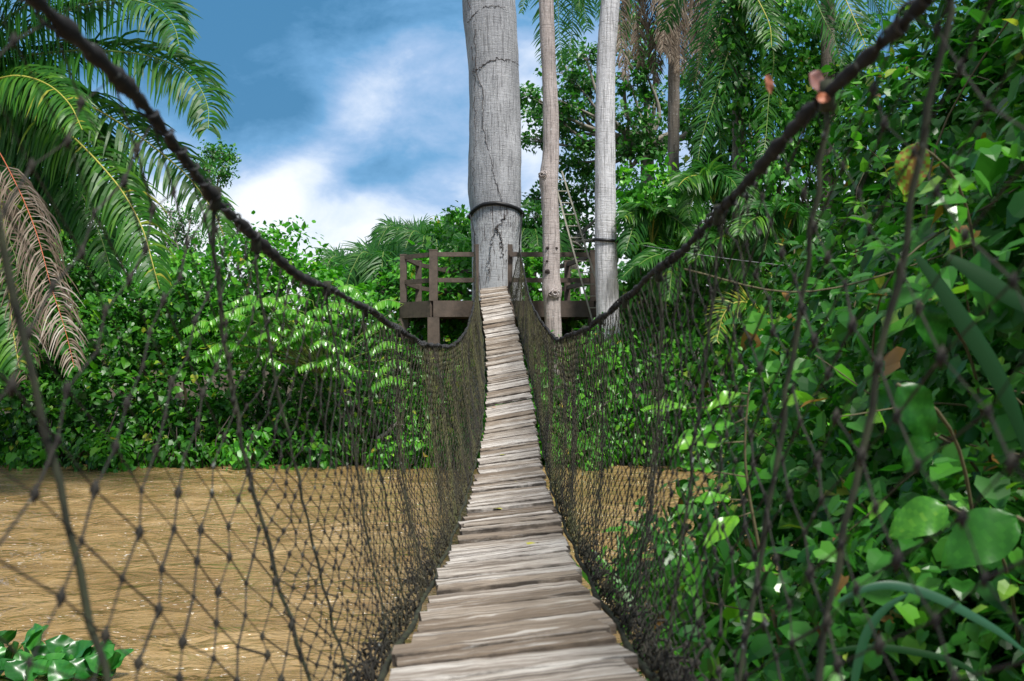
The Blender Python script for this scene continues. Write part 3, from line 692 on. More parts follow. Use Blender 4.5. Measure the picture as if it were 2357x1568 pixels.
def big_left_palm():
    t = thing('oil_palm', 'large oil palm reaching from the left edge with long drooping green fronds', 'palm', (-10.2, 17, .5))
    g = G(); p = spline([(-10.2, 17, .2), (-10.1, 17, 3), (-9.9, 16.9, 6.6)], 60); tube(g, p, .22+.02*np.sin(np.arange(60)*1.5), 12); g.obj('trunk', BARKP, t, True)
    c = (-160, 230)
    fr = [([c, (0, 106), (100, 48), (183, 14), (305, 0), (367, 22), (400, 60), (413, 108)], 1.05, M_RIBG, 15.5, LV_PALMD, 0),
          ([c, (0, 142), (110, 122), (257, 118), (367, 136), (440, 176), (478, 245), (480, 300)], 1.12, M_RIBG, 15.3, LV_PALM, -.1),
          ([c, (37, 160), (147, 213), (257, 272), (367, 349), (440, 415), (495, 495), (516, 545)], .95, M_RIB, 15.6, LV_PALM, 0),
          ([c, (40, 225), (100, 262), (147, 297), (220, 367), (286, 448), (330, 532), (352, 610), (368, 668)], 1.02, M_RIB, 15.0, LV_PALM, .12),
          ([c, (-20, 235), (60, 280), (130, 360), (190, 450), (230, 540), (255, 620)], .95, M_RIBG, 15.9, LV_PALM, -.15),
          ([c, (-60, 130), (20, 40), (100, -10), (190, -40), (260, -30)], 1.0, M_RIBG, 15.8, LV_PALMD, 0),
          ([c, (-30, 190), (40, 175), (110, 195), (160, 240), (190, 300)], .9, M_RIB, 14.8, LV_PALM, .1),
          ([c, (-60, 280), (-10, 400), (10, 520), (18, 640), (30, 760), (45, 850)], 1.0, M_RIB, 15.2, LV_PALM, .15),
          ([c, (-80, 320), (-50, 470), (-35, 620), (-20, 780), (-10, 880)], .95, M_RIBG, 15.4, LV_PALM, .05),
          ([c, (-40, 260), (20, 340), (60, 440), (75, 540), (80, 620)], .8, M_RIBG, 16.2, LV_PALMD, 0),
          ([c, (-90, 100), (-40, 20), (20, -60), (90, -120)], 1.0, M_RIBG, 16, LV_PALMD, 0),
          ([c, (-60, 200), (0, 250), (60, 330), (110, 430), (140, 530)], 1.0, M_RIBG, 16.4, LV_PALMD, 0),
          ([c, (-60, 180), (30, 200), (130, 250), (210, 330), (280, 420), (330, 500)], .95, M_RIBG, 16.2, LV_PALMD, .05),
          ([c, (-80, 260), (-30, 350), (20, 460), (45, 570), (60, 690)], 1.0, M_RIBG, 16.3, LV_PALMD, 0)]
    for i, (pts, L, rib, d, mat, lb) in enumerate(fr):
        frond(t, DP(pts, 17.0, d), L*d/15.5*1.12, mat, rib, 100+i, n=135, width=.042, grav=1.5, rw=.028, start=.12, alpha=.5, lbias=lb, face=(0, -.75, .65))
    # dead fronds
    o = frond(t, DP([c, (-40, 300), (40, 430), (85, 540), (118, 660), (150, 760), (172, 850)], 16.5, 14.6), 1.0, LV_DEAD, M_RIBR, 130, n=100, width=.018, grav=1.8, rw=.012, start=.35, face=(0, -.8, .5), ragged=.25, curl=.05, lbias=.15)
    tag(o, 'dead grey brown frond with a red midrib')
    o = frond(t, DP([c, (-60, 330), (10, 520), (50, 640), (70, 760), (60, 880)], 16.5, 15.2), 1.0, LV_DEAD, M_RIBG, 131, n=90, width=.018, grav=1.8, rw=.014, start=.3, face=(0, -.8, .5), ragged=.3, curl=.06)
    tag(o, 'withered brown frond hanging low')
big_left_palm()

def palm(label, loc, fronds, seed, mat=LV_PALMD, rib=M_RIBG, trunk=None, group=None, L=.8, width=.035, n=60, grav=.8, name='palm', face=(0, -.75, .65), **kw):
    t = thing(name, label, 'palm', loc, group)
    for i, f in enumerate(fronds):
        pts, d0, d1 = f[:3]; m = f[3] if len(f) > 3 else mat; rb = f[4] if len(f) > 4 else rib; LL = f[5] if len(f) > 5 else L
        frond(t, DP(pts, d0, d1), LL, m, rb, seed+i, n=n, width=width, grav=grav, face=face, **kw)
    if trunk: g = G(); p = spline(trunk[0], 50); tube(g, p, np.linspace(trunk[1], trunk[1]*.85, 50)*(1+.05*np.sin(np.arange(50)*2.1)), 14); g.obj('trunk', BARKP, t, True)
    return t

def radial(cx, cy, d, n, rlen, seed, up=.8, droop=1.2, spread=(0, 360)):
    """frond paths from a crown centre (survey px) radiating out"""
    rng = np.random.default_rng(seed); out = []
    for i in range(n):
        a = R(spread[0]+(spread[1]-spread[0])*(i+.5*rng.random())/n); Lp = rlen*rng.uniform(.8, 1.1); dx = math.cos(a); dd = math.sin(a)*1.5
        pts = [(cx, cy)]
        for s in (.25, .5, .75, 1): pts.append((cx+dx*Lp*s, cy-Lp*(up*math.sin(s*2.2)*.75-droop*s**2.6*.7)))
        out.append((pts, d, d+dd))
    return out
# dead-skirted palm, top centre-right
fr = []
rng = np.random.default_rng(44)
for i, (x0, x1, y1) in enumerate([(1545, 1430, 180), (1550, 1470, 150), (1548, 1500, 190), (1555, 1525, 120), (1560, 1545, 140), (1562, 1590, 190), (1565, 1620, 230), (1570, 1650, 160), (1575, 1685, 190), (1552, 1560, 170), (1568, 1605, 150)]):
    fr.append(([(1552, -90), ((x0+x1)/2, -105+rng.uniform(-15, 5)), (x1, -40+rng.uniform(-20, 20)), (x1+rng.uniform(-8, 8), y1*.45), (x1+rng.uniform(-12, 12), y1)], 24.2, 24.2+rng.uniform(-1.2, 1), LV_DEAD, M_VINE, .75))
for x1, y1 in ((1400, 60), (1440, 100), (1720, 40), (1340, 20)):
    fr.append(([(1552, -90), ((1552+x1)/2, -140), (x1, -40), (x1-8, y1)], 24.2, 23.6, LV_PALMD, M_RIBG, .8))
tp = palm('palm with a skirt of dead brown fronds above its ringed trunk', (3.95, 24.2, 1.), fr, 200, name='skirted_palm', width=.022, n=125, grav=1.3, ragged=.15, curl=.07, alpha=.9,
     trunk=([at(1555, -95, 24.2), at(1552, 60, 24.2), at(1551, 200, 24.2), at(1550, 380, 24.2), at(1552, 760, 24.2)], .15))
# dark fronds behind slim trunk
palm('dark palm fronds hanging from above behind the slim pinkish trunk', (1.4, 27, 1.), [([(1392, -150), (1290, -60), (1285, 30), (1290, 110), (1296, 160)], 26, 26), ([(1392, -150), (1330, -60), (1345, 20), (1352, 70)], 26, 26), ([(1392, -150), (1320, -40), (1318, 60), (1310, 130)], 26.5, 26), ([(1392, -150), (1250, -70), (1215, -20), (1200, 30)], 26.5, 26, LV_PALMD, M_RIBG, .5), ([(1392, -150), (1270, -40), (1255, 60), (1252, 150)], 26.6, 26.3)], 260, n=55, L=.75, width=.03, trunk=([at(1392, -155, 27), at(1394, 300, 27), at(1396, 760, 27)], .14), name='palm')
# tall palms right
palm('tall palm with grey green fronds hanging left of the ivy covered column', (5.6, 22, 1.), [
    ([(1700, -60), (1690, 60), (1668, 150), (1640, 240), (1615, 320), (1605, 380)], 22, 21.3),
    ([(1700, -60), (1745, 30), (1780, 120), (1770, 220), (1762, 320), (1755, 370)], 22, 20.9, LV_PALM),
    ([(1700, -60), (1720, -40), (1750, 10), (1772, 60), (1776, 110)], 22, 20.5, LV_PALM, M_RIB),
    ([(1700, -60), (1650, 0), (1620, 90), (1600, 190), (1590, 260)], 22, 22.5),
    ([(1700, -60), (1660, 40), (1650, 150), (1655, 280), (1660, 360)], 22, 21.8),
    ([(1700, -60), (1620, -60), (1560, -10), (1530, 70)], 22, 22.8)], 300, L=.72, n=62, width=.03, grav=.75, trunk=([at(1702, -70, 22.3), at(1700, 300, 22.3), at(1700, 760, 22.3)], .15), name='palm')
palm('tall palm with a yellow ribbed frond slanting beside the ivy covered column', (7.5, 21, 1.), [
    ([(1900, -130), (1925, -50), (1960, 30), (1990, 100), (2005, 150)], 21, 19.8, LV_PALM, M_RIB, .75),
    ([(1900, -130), (1985, -70), (2040, -10), (2090, 50), (2120, 110)], 21, 20.2),
    ([(1900, -130), (1860, -60), (1890, 30), (1920, 90), (1940, 150)], 21, 20.3),
    ([(1900, -130), (1990, -110), (2080, -60), (2150, 10), (2180, 70)], 21, 21),
    ([(1900, -130), (2000, -140), (2120, -80), (2220, 0), (2260, 60)], 21, 21.5),
    ([(1900, -130), (2000, -20), (2030, 40), (2060, 120)], 21, 21.8)], 330, L=.7, n=60, width=.03, trunk=([at(1905, -140, 21.4), at(1905, 300, 21.4), at(1900, 760, 21.4)], .15), name='palm')
# drooping raffia palms mid right
RAF = 'young drooping palms between the pale trunk and near thicket'
rng = np.random.default_rng(60)
def raffia(label, cx, cy, d, sp, seed, L=.8):
    rng = np.random.default_rng(seed); f = []
    for (ex, ey) in sp:
        f.append(([(cx, cy), (cx+(ex-cx)*.35, cy-55-rng.uniform(0, 30)), (cx+(ex-cx)*.75, (cy-60+ey)/2-10), (ex, ey)], d, d-rng.uniform(.2, 1.3), LV_PALM if rng.random() < .6 else LV_PALMD, M_RIB if rng.random() < .4 else M_RIBG, L))
    palm(label, tuple(at(cx, cy, d)-[0, 0, .5]), f, seed, n=44, width=.04, grav=1.25, group=RAF, name='drooping_palm', face=(0, -.5, .85))
raffia('drooping palm with broad hanging leaflets directly right of the pale trunk top', 1500, 560, 21.5, [(1435, 500), (1440, 580), (1560, 520), (1600, 560), (1480, 470), (1530, 480)], 401, .7)
raffia('drooping palm below the foot of the skirted palm trunk', 1640, 470, 21.2, [(1560, 430), (1600, 460), (1700, 440), (1730, 500), (1650, 400), (1585, 500)], 402)
raffia('drooping palm with glossy leaflets under the ivy covered column', 1800, 560, 20.3, [(1700, 540), (1740, 480), (1880, 520), (1900, 580), (1820, 470), (1760, 580)], 403)
raffia('yellowish drooping palm over the wire right of the pale trunk', 1680, 620, 20.8, [(1600, 600), (1640, 560), (1760, 590), (1720, 640), (1630, 640)], 404)
raffia('low drooping palm hanging over the ivy curtain by the pale trunk', 1560, 660, 20.6, [(1430, 640), (1470, 610), (1620, 640), (1540, 690), (1500, 680)], 405, .6)
palm('single bright spread frond above the ivy curtain', tuple(at(1740, 705, 19.5)), [([(1745, 715), (1720, 697), (1690, 698), (1665, 725), (1655, 760), (1650, 785)], 20, 19.4, LV_PALM, M_RIB, .55), ([(1745, 715), (1738, 700), (1742, 720), (1738, 765)], 20, 19.6, LV_PALM, M_RIB, .4)], 420, n=48, width=.028, grav=.45, name='palm_sapling', lbias=.35)
# palms behind the left bank and platform
BG = 'oil palms beyond the platform on the far bank'
def bgpalm(label, cx, cy, d, rl, seed, n=13, L=.75):
    palm(label, tuple(at(cx, cy, d)*[1, 1, 0]+[0, 0, .6]), radial(cx, cy, d, n, rl, seed, .9, 1.5), seed, n=42, L=L, width=.045, grav=.75, group=BG, trunk=([at(cx, cy+10, d), at(cx-4, 840, d)], .2), name='background_palm')
bgpalm('distant palm with spiky crown left of the thick trunk, tallest against the sky', 985, 575, 33, 95, 501)
bgpalm('distant palm whose dark fronds droop behind the left end of the railing', 890, 640, 29, 130, 502, 15, .85)
bgpalm('distant palm with feathery fronds touching the white cloud, left of the railing', 810, 640, 31, 110, 503)
bgpalm('distant palm seen between the thick and slim trunks', 1222, 560, 30, 80, 504, 12)
bgpalm('distant palm low behind the railing posts', 935, 560, 37, 85, 505, 12)
bgpalm('distant palm just left of the thick trunk behind the bushes', 1050, 600, 34, 85, 506, 12)

# ================================================================== FAR BANK SHRUBS
def L_(x, y, d, rx, ry=None, rz=None):
    r = rx/F*d; return (at(x, y, d), (r, (ry or rx)/F*d, (rz or rx)/F*d))
LB = 'leafy shrubs along the left part of the far bank'
shrub('bank_shrub', 'dark vine-smothered shrub at the waterline below the left palm', 'shrub', [L_(20, 900, 21.3, 120, 80, 150), L_(110, 960, 21.2, 110, 70, 110), L_(60, 780, 22, 110, 80, 110)], LV_DEEP, 1, .15, 'heart', group=LB, zmin=.07)
shrub('bank_shrub', 'dark broadleaf shrub by the water under the tip of the yellow ribbed frond', 'shrub', [L_(250, 950, 21.4, 120, 80, 125), L_(230, 790, 22, 120, 90, 115), L_(330, 1000, 21.1, 80, 60, 70)], LV_DEEP, 2, .15, 'heart', group=LB, zmin=.07)
shrub('bank_shrub', 'deep green shrub hanging to the water below the bright feathery branches', 'shrub', [L_(430, 930, 21.6, 125, 80, 140), L_(410, 760, 22.3, 110, 90, 100), L_(520, 990, 21.2, 100, 60, 80)], LV_DEEP, 3, .15, 'heart', group=LB, zmin=.07)
shrub('bank_shrub', 'dense shrub at the water in the middle of the left bank', 'shrub', [L_(640, 950, 21.5, 125, 80, 120), L_(700, 1000, 21.2, 90, 60, 75), L_(650, 830, 22.2, 110, 80, 90)], LV_DEEP, 4, .14, 'ovate', group=LB, zmin=.07)
shrub('bank_shrub', 'shrub seen through the left net nearest the bridge', 'shrub', [L_(830, 960, 21.5, 115, 80, 115), L_(950, 980, 21.5, 110, 70, 95), L_(830, 830, 22.3, 90, 80, 100)], LV_DEEP, 5, .13, 'ovate', group=LB, zmin=.07)
shrub('bank_shrub', 'light green mound of shrub filling the slope below the cloud', 'shrub', [L_(560, 640, 23, 95, 80, 95), L_(640, 590, 23.5, 85, 70, 75), L_(490, 720, 22.8, 90, 80, 70), L_(690, 690, 23, 90, 80, 80)], LV_MID, 6, .15, 'ovate', group=LB, hang=.2)
shrub('bank_shrub', 'bushy green crown leaning down toward the dip of the left rope', 'shrub', [L_(770, 710, 23.2, 80, 70, 70), L_(730, 780, 22.6, 90, 70, 60), L_(830, 740, 23, 50, 60, 60)], LV_MID, 7, .15, 'ovate', group=LB, hang=.3)
shrub('bank_shrub', 'leafy shrub between hanging frond tips and feathery branches', 'shrub', [L_(420, 650, 23.5, 75, 70, 70), L_(300, 700, 23.5, 85, 80, 65)], LV_MID, 8, .15, 'heart', group=LB)
shrub('vine_covered_tree', 'tall dark tree smothered in small leaved vines behind the left palm', 'tree', [L_(30, 330, 22.5, 95, 80, 130), L_(110, 470, 22.5, 110, 80, 120), L_(10, 560, 22.3, 100, 80, 140), L_(170, 640, 23, 110, 80, 100)], LV_DEEP, 9, .15, 'heart')
shrub('bank_tree', 'rounded tree behind the yellow ribbed frond at left', 'tree', [L_(255, 400, 26, 55, 60, 70), L_(215, 500, 26, 80, 60, 80), L_(300, 530, 26, 55, 60, 60)], LV_MID, 10, .13, 'simple', dens=.8)
shrub('bank_shrub', 'shrub under the platform floor between its columns', 'shrub', [L_(1040, 780, 23.5, 60, 60, 55), L_(960, 800, 23, 60, 60, 60), L_(1010, 870, 22.5, 90, 60, 60)], LV_DEEP, 12, .15, 'heart', group='shrubs round the platform')
shrub('bank_shrub', 'bright bushes behind the left railing of the platform', 'shrub', [L_(1010, 640, 27, 75, 60, 60), L_(1060, 560, 28, 60, 60, 60), L_(930, 670, 27.5, 70, 60, 60), L_(1040, 710, 26.5, 80, 60, 60)], LV_MID, 13, .15, 'heart', group='shrubs round the platform')
shrub('bank_shrub', 'bushes seen between the slim trunk and the thick trunk', 'shrub', [L_(1225, 640, 26.5, 60, 60, 60), L_(1230, 740, 26, 70, 60, 50), L_(1340, 680, 26.5, 70, 60, 60)], LV_MID, 14, .15, 'heart', group='shrubs round the platform')
shrub('bank_shrub', 'dark bush under the right half of the platform', 'shrub', [L_(1340, 800, 24, 80, 60, 60), L_(1250, 850, 23, 90, 60, 60)], LV_DEEP, 15, .15, 'heart', group='shrubs round the platform')

# airy trees with visible branches
def airy(name, label, base, clumps, d, seed, leaf=.16, rpx=42, per=11, dens=1., mat=LV_TREE, trunkr=.18, fork=None, rad=None, tr=M_TWIG):
    rng = np.random.default_rng(seed); t = thing(name, label, 'tree', tuple(at(base[0], base[1], d)))
    g = G(); s = G(); fk = at(*fork, d) if fork else at(base[0], base[1]-150, d)
    b = at(base[0], base[1], d); tube(g, spline([b-[0, 0, .3], (b+fk)/2+[.1, 0, 0], fk], 20), np.linspace(trunkr, trunkr*.7, 20), 10)
    lf = G()
    for (x, y) in clumps:
        dd = d+rng.uniform(-1.3, 1.3); c = at(x, y, dd); r = rpx/F*d*rng.uniform(.75, 1.25)
        mid = fk*.45+c*.55+np.array([0, 0, -.25*abs(c[2]-fk[2])])+rng.normal(size=3)*.2
        P = spline([fk, mid, c], 18); tube(s, P, np.linspace(trunkr*.38, .02, 18), 5)
        # twigs with leaf tufts
        nt_ = int(26*dens); tips = c+norm(rng.normal(size=(nt_, 3)))*[1, 1, .6]*r*rng.uniform(.35, 1.1, (nt_, 1))
        for tpnt in tips[::2]: tube(s, [c+(P[-5]-c)*rng.random(), (c+tpnt)/2+rng.normal(size=3)*.05, tpnt], .012, 3, cap=False)
        idx = np.repeat(np.arange(nt_), per); pos = tips[idx]+rng.normal(size=(len(idx), 3))*.10
        o = norm(rng.normal(size=(len(idx), 3))*.8+norm(tips[idx]-c)*.5+[0, 0, -.25])
        add_leaves(lf, pos, o, norm(rng.normal(size=(len(idx), 3))*.5+[0, -.2, 1]), leaf*rng.uniform(.6, 1.25, len(idx)), 'simple', np.clip(rng.beta(2, 2, len(idx))+rng.normal(0, .15, nt_)[idx], 0, 1))
    o = g.obj('trunk', tr, t, True); s.obj('branch', tr, t, True); lf.obj('crown', mat, t)
airy('spreading_tree', 'airy spreading tree showing sky between its branches, behind the slim and pale trunks', (1488, 800), [(1222, 222), (1238, 262), (1225, 320), (1300, 150), (1345, 125), (1325, 190), (1300, 235), (1345, 260), (1300, 300), (1340, 330), (1310, 375), (1350, 200), (1440, 110), (1480, 150), (1510, 95), (1450, 190), (1500, 215), (1445, 265), (1490, 300), (1520, 340), (1450, 345), (1560, 250), (1590, 180), (1600, 300), (1630, 240), (1280, 270), (1345, 385), (1460, 60)], 30, 71, leaf=.18, rpx=46, trunkr=.28, fork=(1488, 330))
airy('leafy_tree', 'darker tree low behind the ladder', (1330, 800), [(1290, 440), (1330, 470), (1350, 430), (1300, 510), (1345, 530), (1235, 500), (1225, 560), (1240, 460), (1320, 580), (1440, 400), (1450, 450), (1350, 580)], 31, 72, leaf=.18, rpx=44, mat=LV_TREE, fork=(1310, 560))
airy('crooked_tree', 'small bare-topped tree rising above the left rope against the sky', (480, 700), [(490, 350), (520, 365), (470, 380), (505, 395), (460, 420), (480, 450), (500, 480)], 25, 73, leaf=.11, rpx=26, trunkr=.10, fork=(480, 470))
airy('sparse_tree', 'sparse fine leaved tree with sky gaps behind the frond tips', (420, 760), [(390, 490), (410, 520), (440, 500), (400, 560), (430, 580), (380, 600), (450, 550), (395, 530), (455, 600)], 27, 74, leaf=.09, rpx=26, trunkr=.09, fork=(415, 600), dens=.8)
airy('bank_tree', 'leafy treetop above the bushes at the left end of the rail', (900, 800), [(1020, 530), (1060, 510), (990, 560), (1075, 550), (1030, 575), (900, 600), (850, 620), (1050, 600)], 36, 75, leaf=.2, rpx=36, mat=LV_MID, fork=(980, 640))

# creepers dipping over the waterline, and roots
WL = 'low creepers dipping over the far waterline'
for i, (x, rx, d, lab) in enumerate([(60, 60, 20.3, 'low creeper dipping into the river at the far left'), (205, 45, 20.0, 'small creeper hanging over the water under the dead frond'), (262, 32, 19.8, 'narrow leafy tongue touching the river right of the near hanger rope'), (400, 70, 20.4, 'creeper mound on the waterline left of the feathery branches'),
        (560, 45, 20.1, 'creeper spilling onto the river below the feathery branches'), (720, 60, 20.4, 'low creeper at the waterline behind the left net'), (905, 55, 20.3, 'low creeper by the brown broken root'), (1040, 45, 20.3, 'low creeper at the waterline beside the planks'), (1330, 60, 20.2, 'low creeper at the waterline right of the planks'), (1600, 70, 20.0, 'low creeper at the waterline near the thicket')]):
    shrub('waterside_creeper', lab, 'creeper', [L_(x, 1045, d, rx, 40, 28+9*(i % 3)), L_(x+rx*.7, 1030, d+.3, rx*.7, 40, 30)], LV_DEEP if i % 2 else LV_MID, 600+i, .13, 'heart', group=WL, base=at(x, 1060, d+.5)*[1, 1, 0]+[0, 0, .05], hang=.9, zmin=.0, dens=.8)
rng = np.random.default_rng(610); t = thing('root_tangle', 'thin dark roots and dead twigs hanging into the river along the left bank', 'roots', (-4, 20.8, .1)); g = G()
for i in range(34):
    g = G(); x = rng.uniform(-10, 0); d = rng.uniform(20.1, 20.7); z = rng.uniform(.3, 1.1); tube(g, spline([(x, d+.4, z+.2), (x+rng.normal(0, .1), d, z*.6), (x+rng.normal(0, .25), d-.1, -.05)], 8), rng.uniform(.006, .016), 4); g.obj('root', M_VINE, t, True)

# bright feathery compound-leaf shrub
def feathery():
    rng = np.random.default_rng(81); t = thing('feathery_shrub', 'shrub with bright glossy feather-like compound leaves reaching over the left bank', 'shrub', tuple(at(720, 900, 21)))
    tips = [(405, 795), (450, 770), (480, 805), (520, 760), (540, 790), (560, 745), (590, 775), (610, 740), (600, 810), (640, 790), (650, 750), (680, 770), (700, 800), (720, 750), (740, 780), (770, 800), (790, 760), (810, 790), (840, 770), (850, 810), (830, 850), (780, 840), (870, 860), (560, 825), (500, 830), (745, 835), (690, 845), (860, 720), (820, 720), (775, 725), (725, 715), (670, 715), (625, 700), (840, 690), (520, 735), (580, 705), (540, 700), (650, 835), (450, 825), (430, 755), (480, 745), (860, 890), (810, 880)]
    g = G(); s = G(); hub = at(740, 860, 20.9)
    for (x, y) in tips:
        d = rng.uniform(19.4, 20.4); tip = at(x+rng.normal(0, 5), y+rng.normal(0, 5), d); sg = -1 if x < 640 else (1 if rng.random() < .45 else -1)
        b = at(x-sg*rng.uniform(60, 95), y-rng.uniform(-12, 28), d+.4)
        P = spline([b, (b+tip)/2+[0, 0, .16], tip], 16); tube(s, P, np.linspace(.010, .004, 16), 4)
        tube(s, spline([hub, (hub+b)/2+[0, .2, .15], b], 10), np.linspace(.025, .009, 10), 4)
        T = norm(np.gradient(P, axis=0))
        for q in range(2, 16):
            for sgn in (-1, 1):
                sd = norm(np.cross(T[q], [0, -.5, .85]))*sgn
                dr = norm(sd*.75+T[q]*.35+[0, 0, -.45-.15*rng.random()])
                add_leaves(g, P[q][None], dr[None], norm(np.array([[0, -.5, .9]])+rng.normal(size=(1, 3))*.15), [.23*rng.uniform(.8, 1.1)*(1-.02*q)], 'lance', np.array([rng.beta(2.5, 2)]))
    g.obj('foliage', LV_LIME, t); s.obj('stem', M_RIBG, t, True)
feathery()

# ================================================================== RIGHT SIDE FAR
RB = 'leafy masses on the right part of the far bank'
shrub('ivy_curtain', 'curtain of pale heart-shaped leaves hanging to the water below the pale trunk', 'creeper', [L_(1440, 900, 21.3, 110, 60, 150), L_(1370, 980, 21.0, 90, 60, 110), L_(1290, 940, 20.9, 75, 50, 140), L_(1400, 830, 20.9, 55, 40, 70), L_(1500, 990, 21.1, 110, 60, 80)], LV_MID, 21, .14, 'heart', group=RB, zmin=.07, hang=.9)
shrub('ivy_curtain', 'curtain of heart-shaped leaves beside the near thicket below the bright frond', 'creeper', [L_(1620, 900, 21, 110, 60, 140), L_(1680, 990, 20.8, 110, 60, 90), L_(1590, 790, 21.3, 90, 60, 80)], LV_MID, 22, .14, 'heart', group=RB, zmin=.07, hang=.9)
shrub('bank_shrub', 'leafy bank mass behind the near thicket', 'shrub', [L_(1800, 950, 21, 120, 70, 140), L_(1950, 900, 21, 130, 70, 160), L_(1780, 780, 21.3, 110, 70, 100)], LV_MID, 23, .15, 'heart', group=RB, zmin=.07, hang=.7)
shrub('hanging_shrub', 'shrub with large glossy leaves above the drooping palms by the pale trunk', 'shrub', [L_(1500, 440, 22.6, 75, 60, 60), L_(1475, 500, 22.3, 60, 60, 60), L_(1560, 500, 22.6, 70, 60, 60), L_(1510, 570, 22.6, 80, 60, 60)], LV_MID, 24, .17, 'heart', group=RB, hang=.7)
shrub('creeper_mass', 'creepers between the drooping palms and the ivy curtain', 'creeper', [L_(1500, 700, 22, 90, 60, 80), L_(1650, 700, 21.8, 100, 60, 80), L_(1800, 660, 21.6, 100, 60, 80)], LV_DEEP, 25, .14, 'heart', group=RB, hang=.8)
shrub('ivy_column', 'tall column of ivy smothering a trunk at upper right', 'creeper', [L_(1800, 60, 22, 95, 60, 100), L_(1830, 170, 22, 105, 60, 90), L_(1850, 290, 21.8, 110, 60, 90), L_(1800, 400, 21.8, 90, 60, 90), L_(1770, -40, 22, 60, 60, 80)], LV_MID, 26, .13, 'heart', group=RB, hang=.9, bias=-.08)
shrub('ivy_column', 'second ivy clad trunk rising behind the near thicket', 'creeper', [L_(1960, 230, 21.5, 80, 60, 100), L_(1970, 400, 21.5, 90, 60, 110), L_(1930, 560, 21.5, 110, 60, 100), L_(1900, 700, 21.4, 110, 60, 90)], LV_DEEP, 27, .14, 'heart', group=RB, hang=.9)
shrub('ivy_column', 'dark ivy swathes hanging between the skirted palm and tall palm', 'creeper', [L_(1640, 330, 23.5, 55, 60, 80), L_(1690, 420, 23.5, 75, 60, 80), L_(1695, 200, 21.9, 40, 40, 120), L_(1700, 30, 22, 40, 40, 100), L_(1740, 520, 23.5, 90, 60, 80)], LV_DEEP, 28, .14, 'heart', group=RB, hang=.9)
shrub('bank_shrub', 'broad dark mass behind the drooping palms', 'shrub', [L_(1560, 600, 25, 110, 60, 90), L_(1720, 600, 25, 120, 60, 100), L_(1860, 640, 24.5, 110, 60, 100), L_(1450, 650, 25, 60, 60, 80)], LV_DEEP, 29, .16, 'heart', group=RB)
airy('leafy_tree', 'fine leaved tree showing blue sky at the upper right corner', (2200, 700), [(2180, 60), (2220, 110), (2140, 200), (2200, 170), (2260, 60), (2300, 120), (2250, 180), (2330, 40), (2130, 260), (2200, 250)], 24, 76, leaf=.13, rpx=46, fork=(2210, 300), mat=LV_TREE)
airy('leafy_tree', 'leafy tree filling the sky gaps between the tall palms', (1740, 800), [(1660, 120), (1630, 60), (1690, 180), (1720, 90), (1760, 250), (1880, 60), (1900, 150), (1860, 250), (1640, 400), (1960, 60), (1990, 170), (1700, 300), (1600, 420), (1900, 320)], 28, 77, leaf=.2, rpx=50, fork=(1740, 420), mat=LV_TREE, trunkr=.2)

# far-off forest mass
def forest():
    rng = np.random.default_rng(90); g = G()
    for x in np.arange(-26, 34, 2.4):
        d = rng.uniform(40, 50); c = np.array([x, d, 1.5]); hx = 2.6
        top = 4.0 if x < -3 else (5.0 if x < 6 else 8.5)
        if x < -12: top = 7
        for z in np.arange(1.2, top, 1.7):
            lobe(g, (x+rng.normal(0, .5), d+rng.normal(0, 1), z), (1.9, 1.6, 1.4), 520, rng, .38, 'simple', per=10, clump=.5)
    tag(g.obj('forest', LV_TREE, None), 'distant mass of forest behind the river bank', None, None, 'stuff')
forest()
def groundcover():
    rng = np.random.default_rng(91); g = G(); n = 15000
    x = rng.uniform(-12, 11, n); y = 20.7+np.abs(rng.normal(0, 1.0, n))+rng.uniform(0, 3, n)**1.0; ss = np.clip((y-20.9), 0, 1); z = -1.2+(ss**2*(3-2*ss))*1.75+rng.uniform(.05, .7, n)
    pos = np.stack([x, y, np.maximum(z, .04)], -1); rn = rng.normal(size=(n, 3))
    add_leaves(g, pos, norm(rn*[1, 1, .4]+[0, -.6, -.2]), norm(rn[::-1]*.5+[0, -.4, 1]), .15*rng.uniform(.6, 1.3, n), 'simple', rng.beta(2, 2.5, n))
    # weeds and grass blades just above the water
    m = 2600; x = rng.uniform(-4.5, 3, m); y = 20.75+rng.uniform(0, .6, m); p = np.stack([x, y, np.full(m, .0)+rng.uniform(0, .35, m)], -1)
    add_leaves(g, p, norm(rng.normal(size=(m, 3))*.5+[0, -.1, 1]), norm(rng.normal(size=(m, 3))+[0, -1, .3]), .42*rng.uniform(.5, 1.2, m), 'blade', rng.random(m))
    tag(g.obj('undergrowth', LV_DEEP, None), 'low tangled undergrowth on the far bank', None, None, 'stuff')
groundcover()

# drooping branch roots etc. on the bank
def bare_branch(label, pts, d, rad):
    g = G(); P = spline(DP(pts, d), 20); tube(g, P, np.linspace(rad, rad*.35, 20), 6)
    m = P[8]; tube(g, spline([m, m+[.12, 0, .14], m+[.34, -.05, .17]], 8), np.linspace(rad*.6, rad*.2, 8), 5)
    tag(g.obj('fallen_branch', M_TWIG, None, True, loc=tuple(P[0])), label, 'branch')
bare_branch('pale bare twig sticking out of the ivy curtain behind the right net', [(1345, 968), (1370, 950), (1400, 925), (1425, 905)], 20.3, .02)
bare_branch('brown broken root at the water behind the left net', [(868, 1010), (885, 1000), (903, 985), (915, 970)], 20.4, .05)

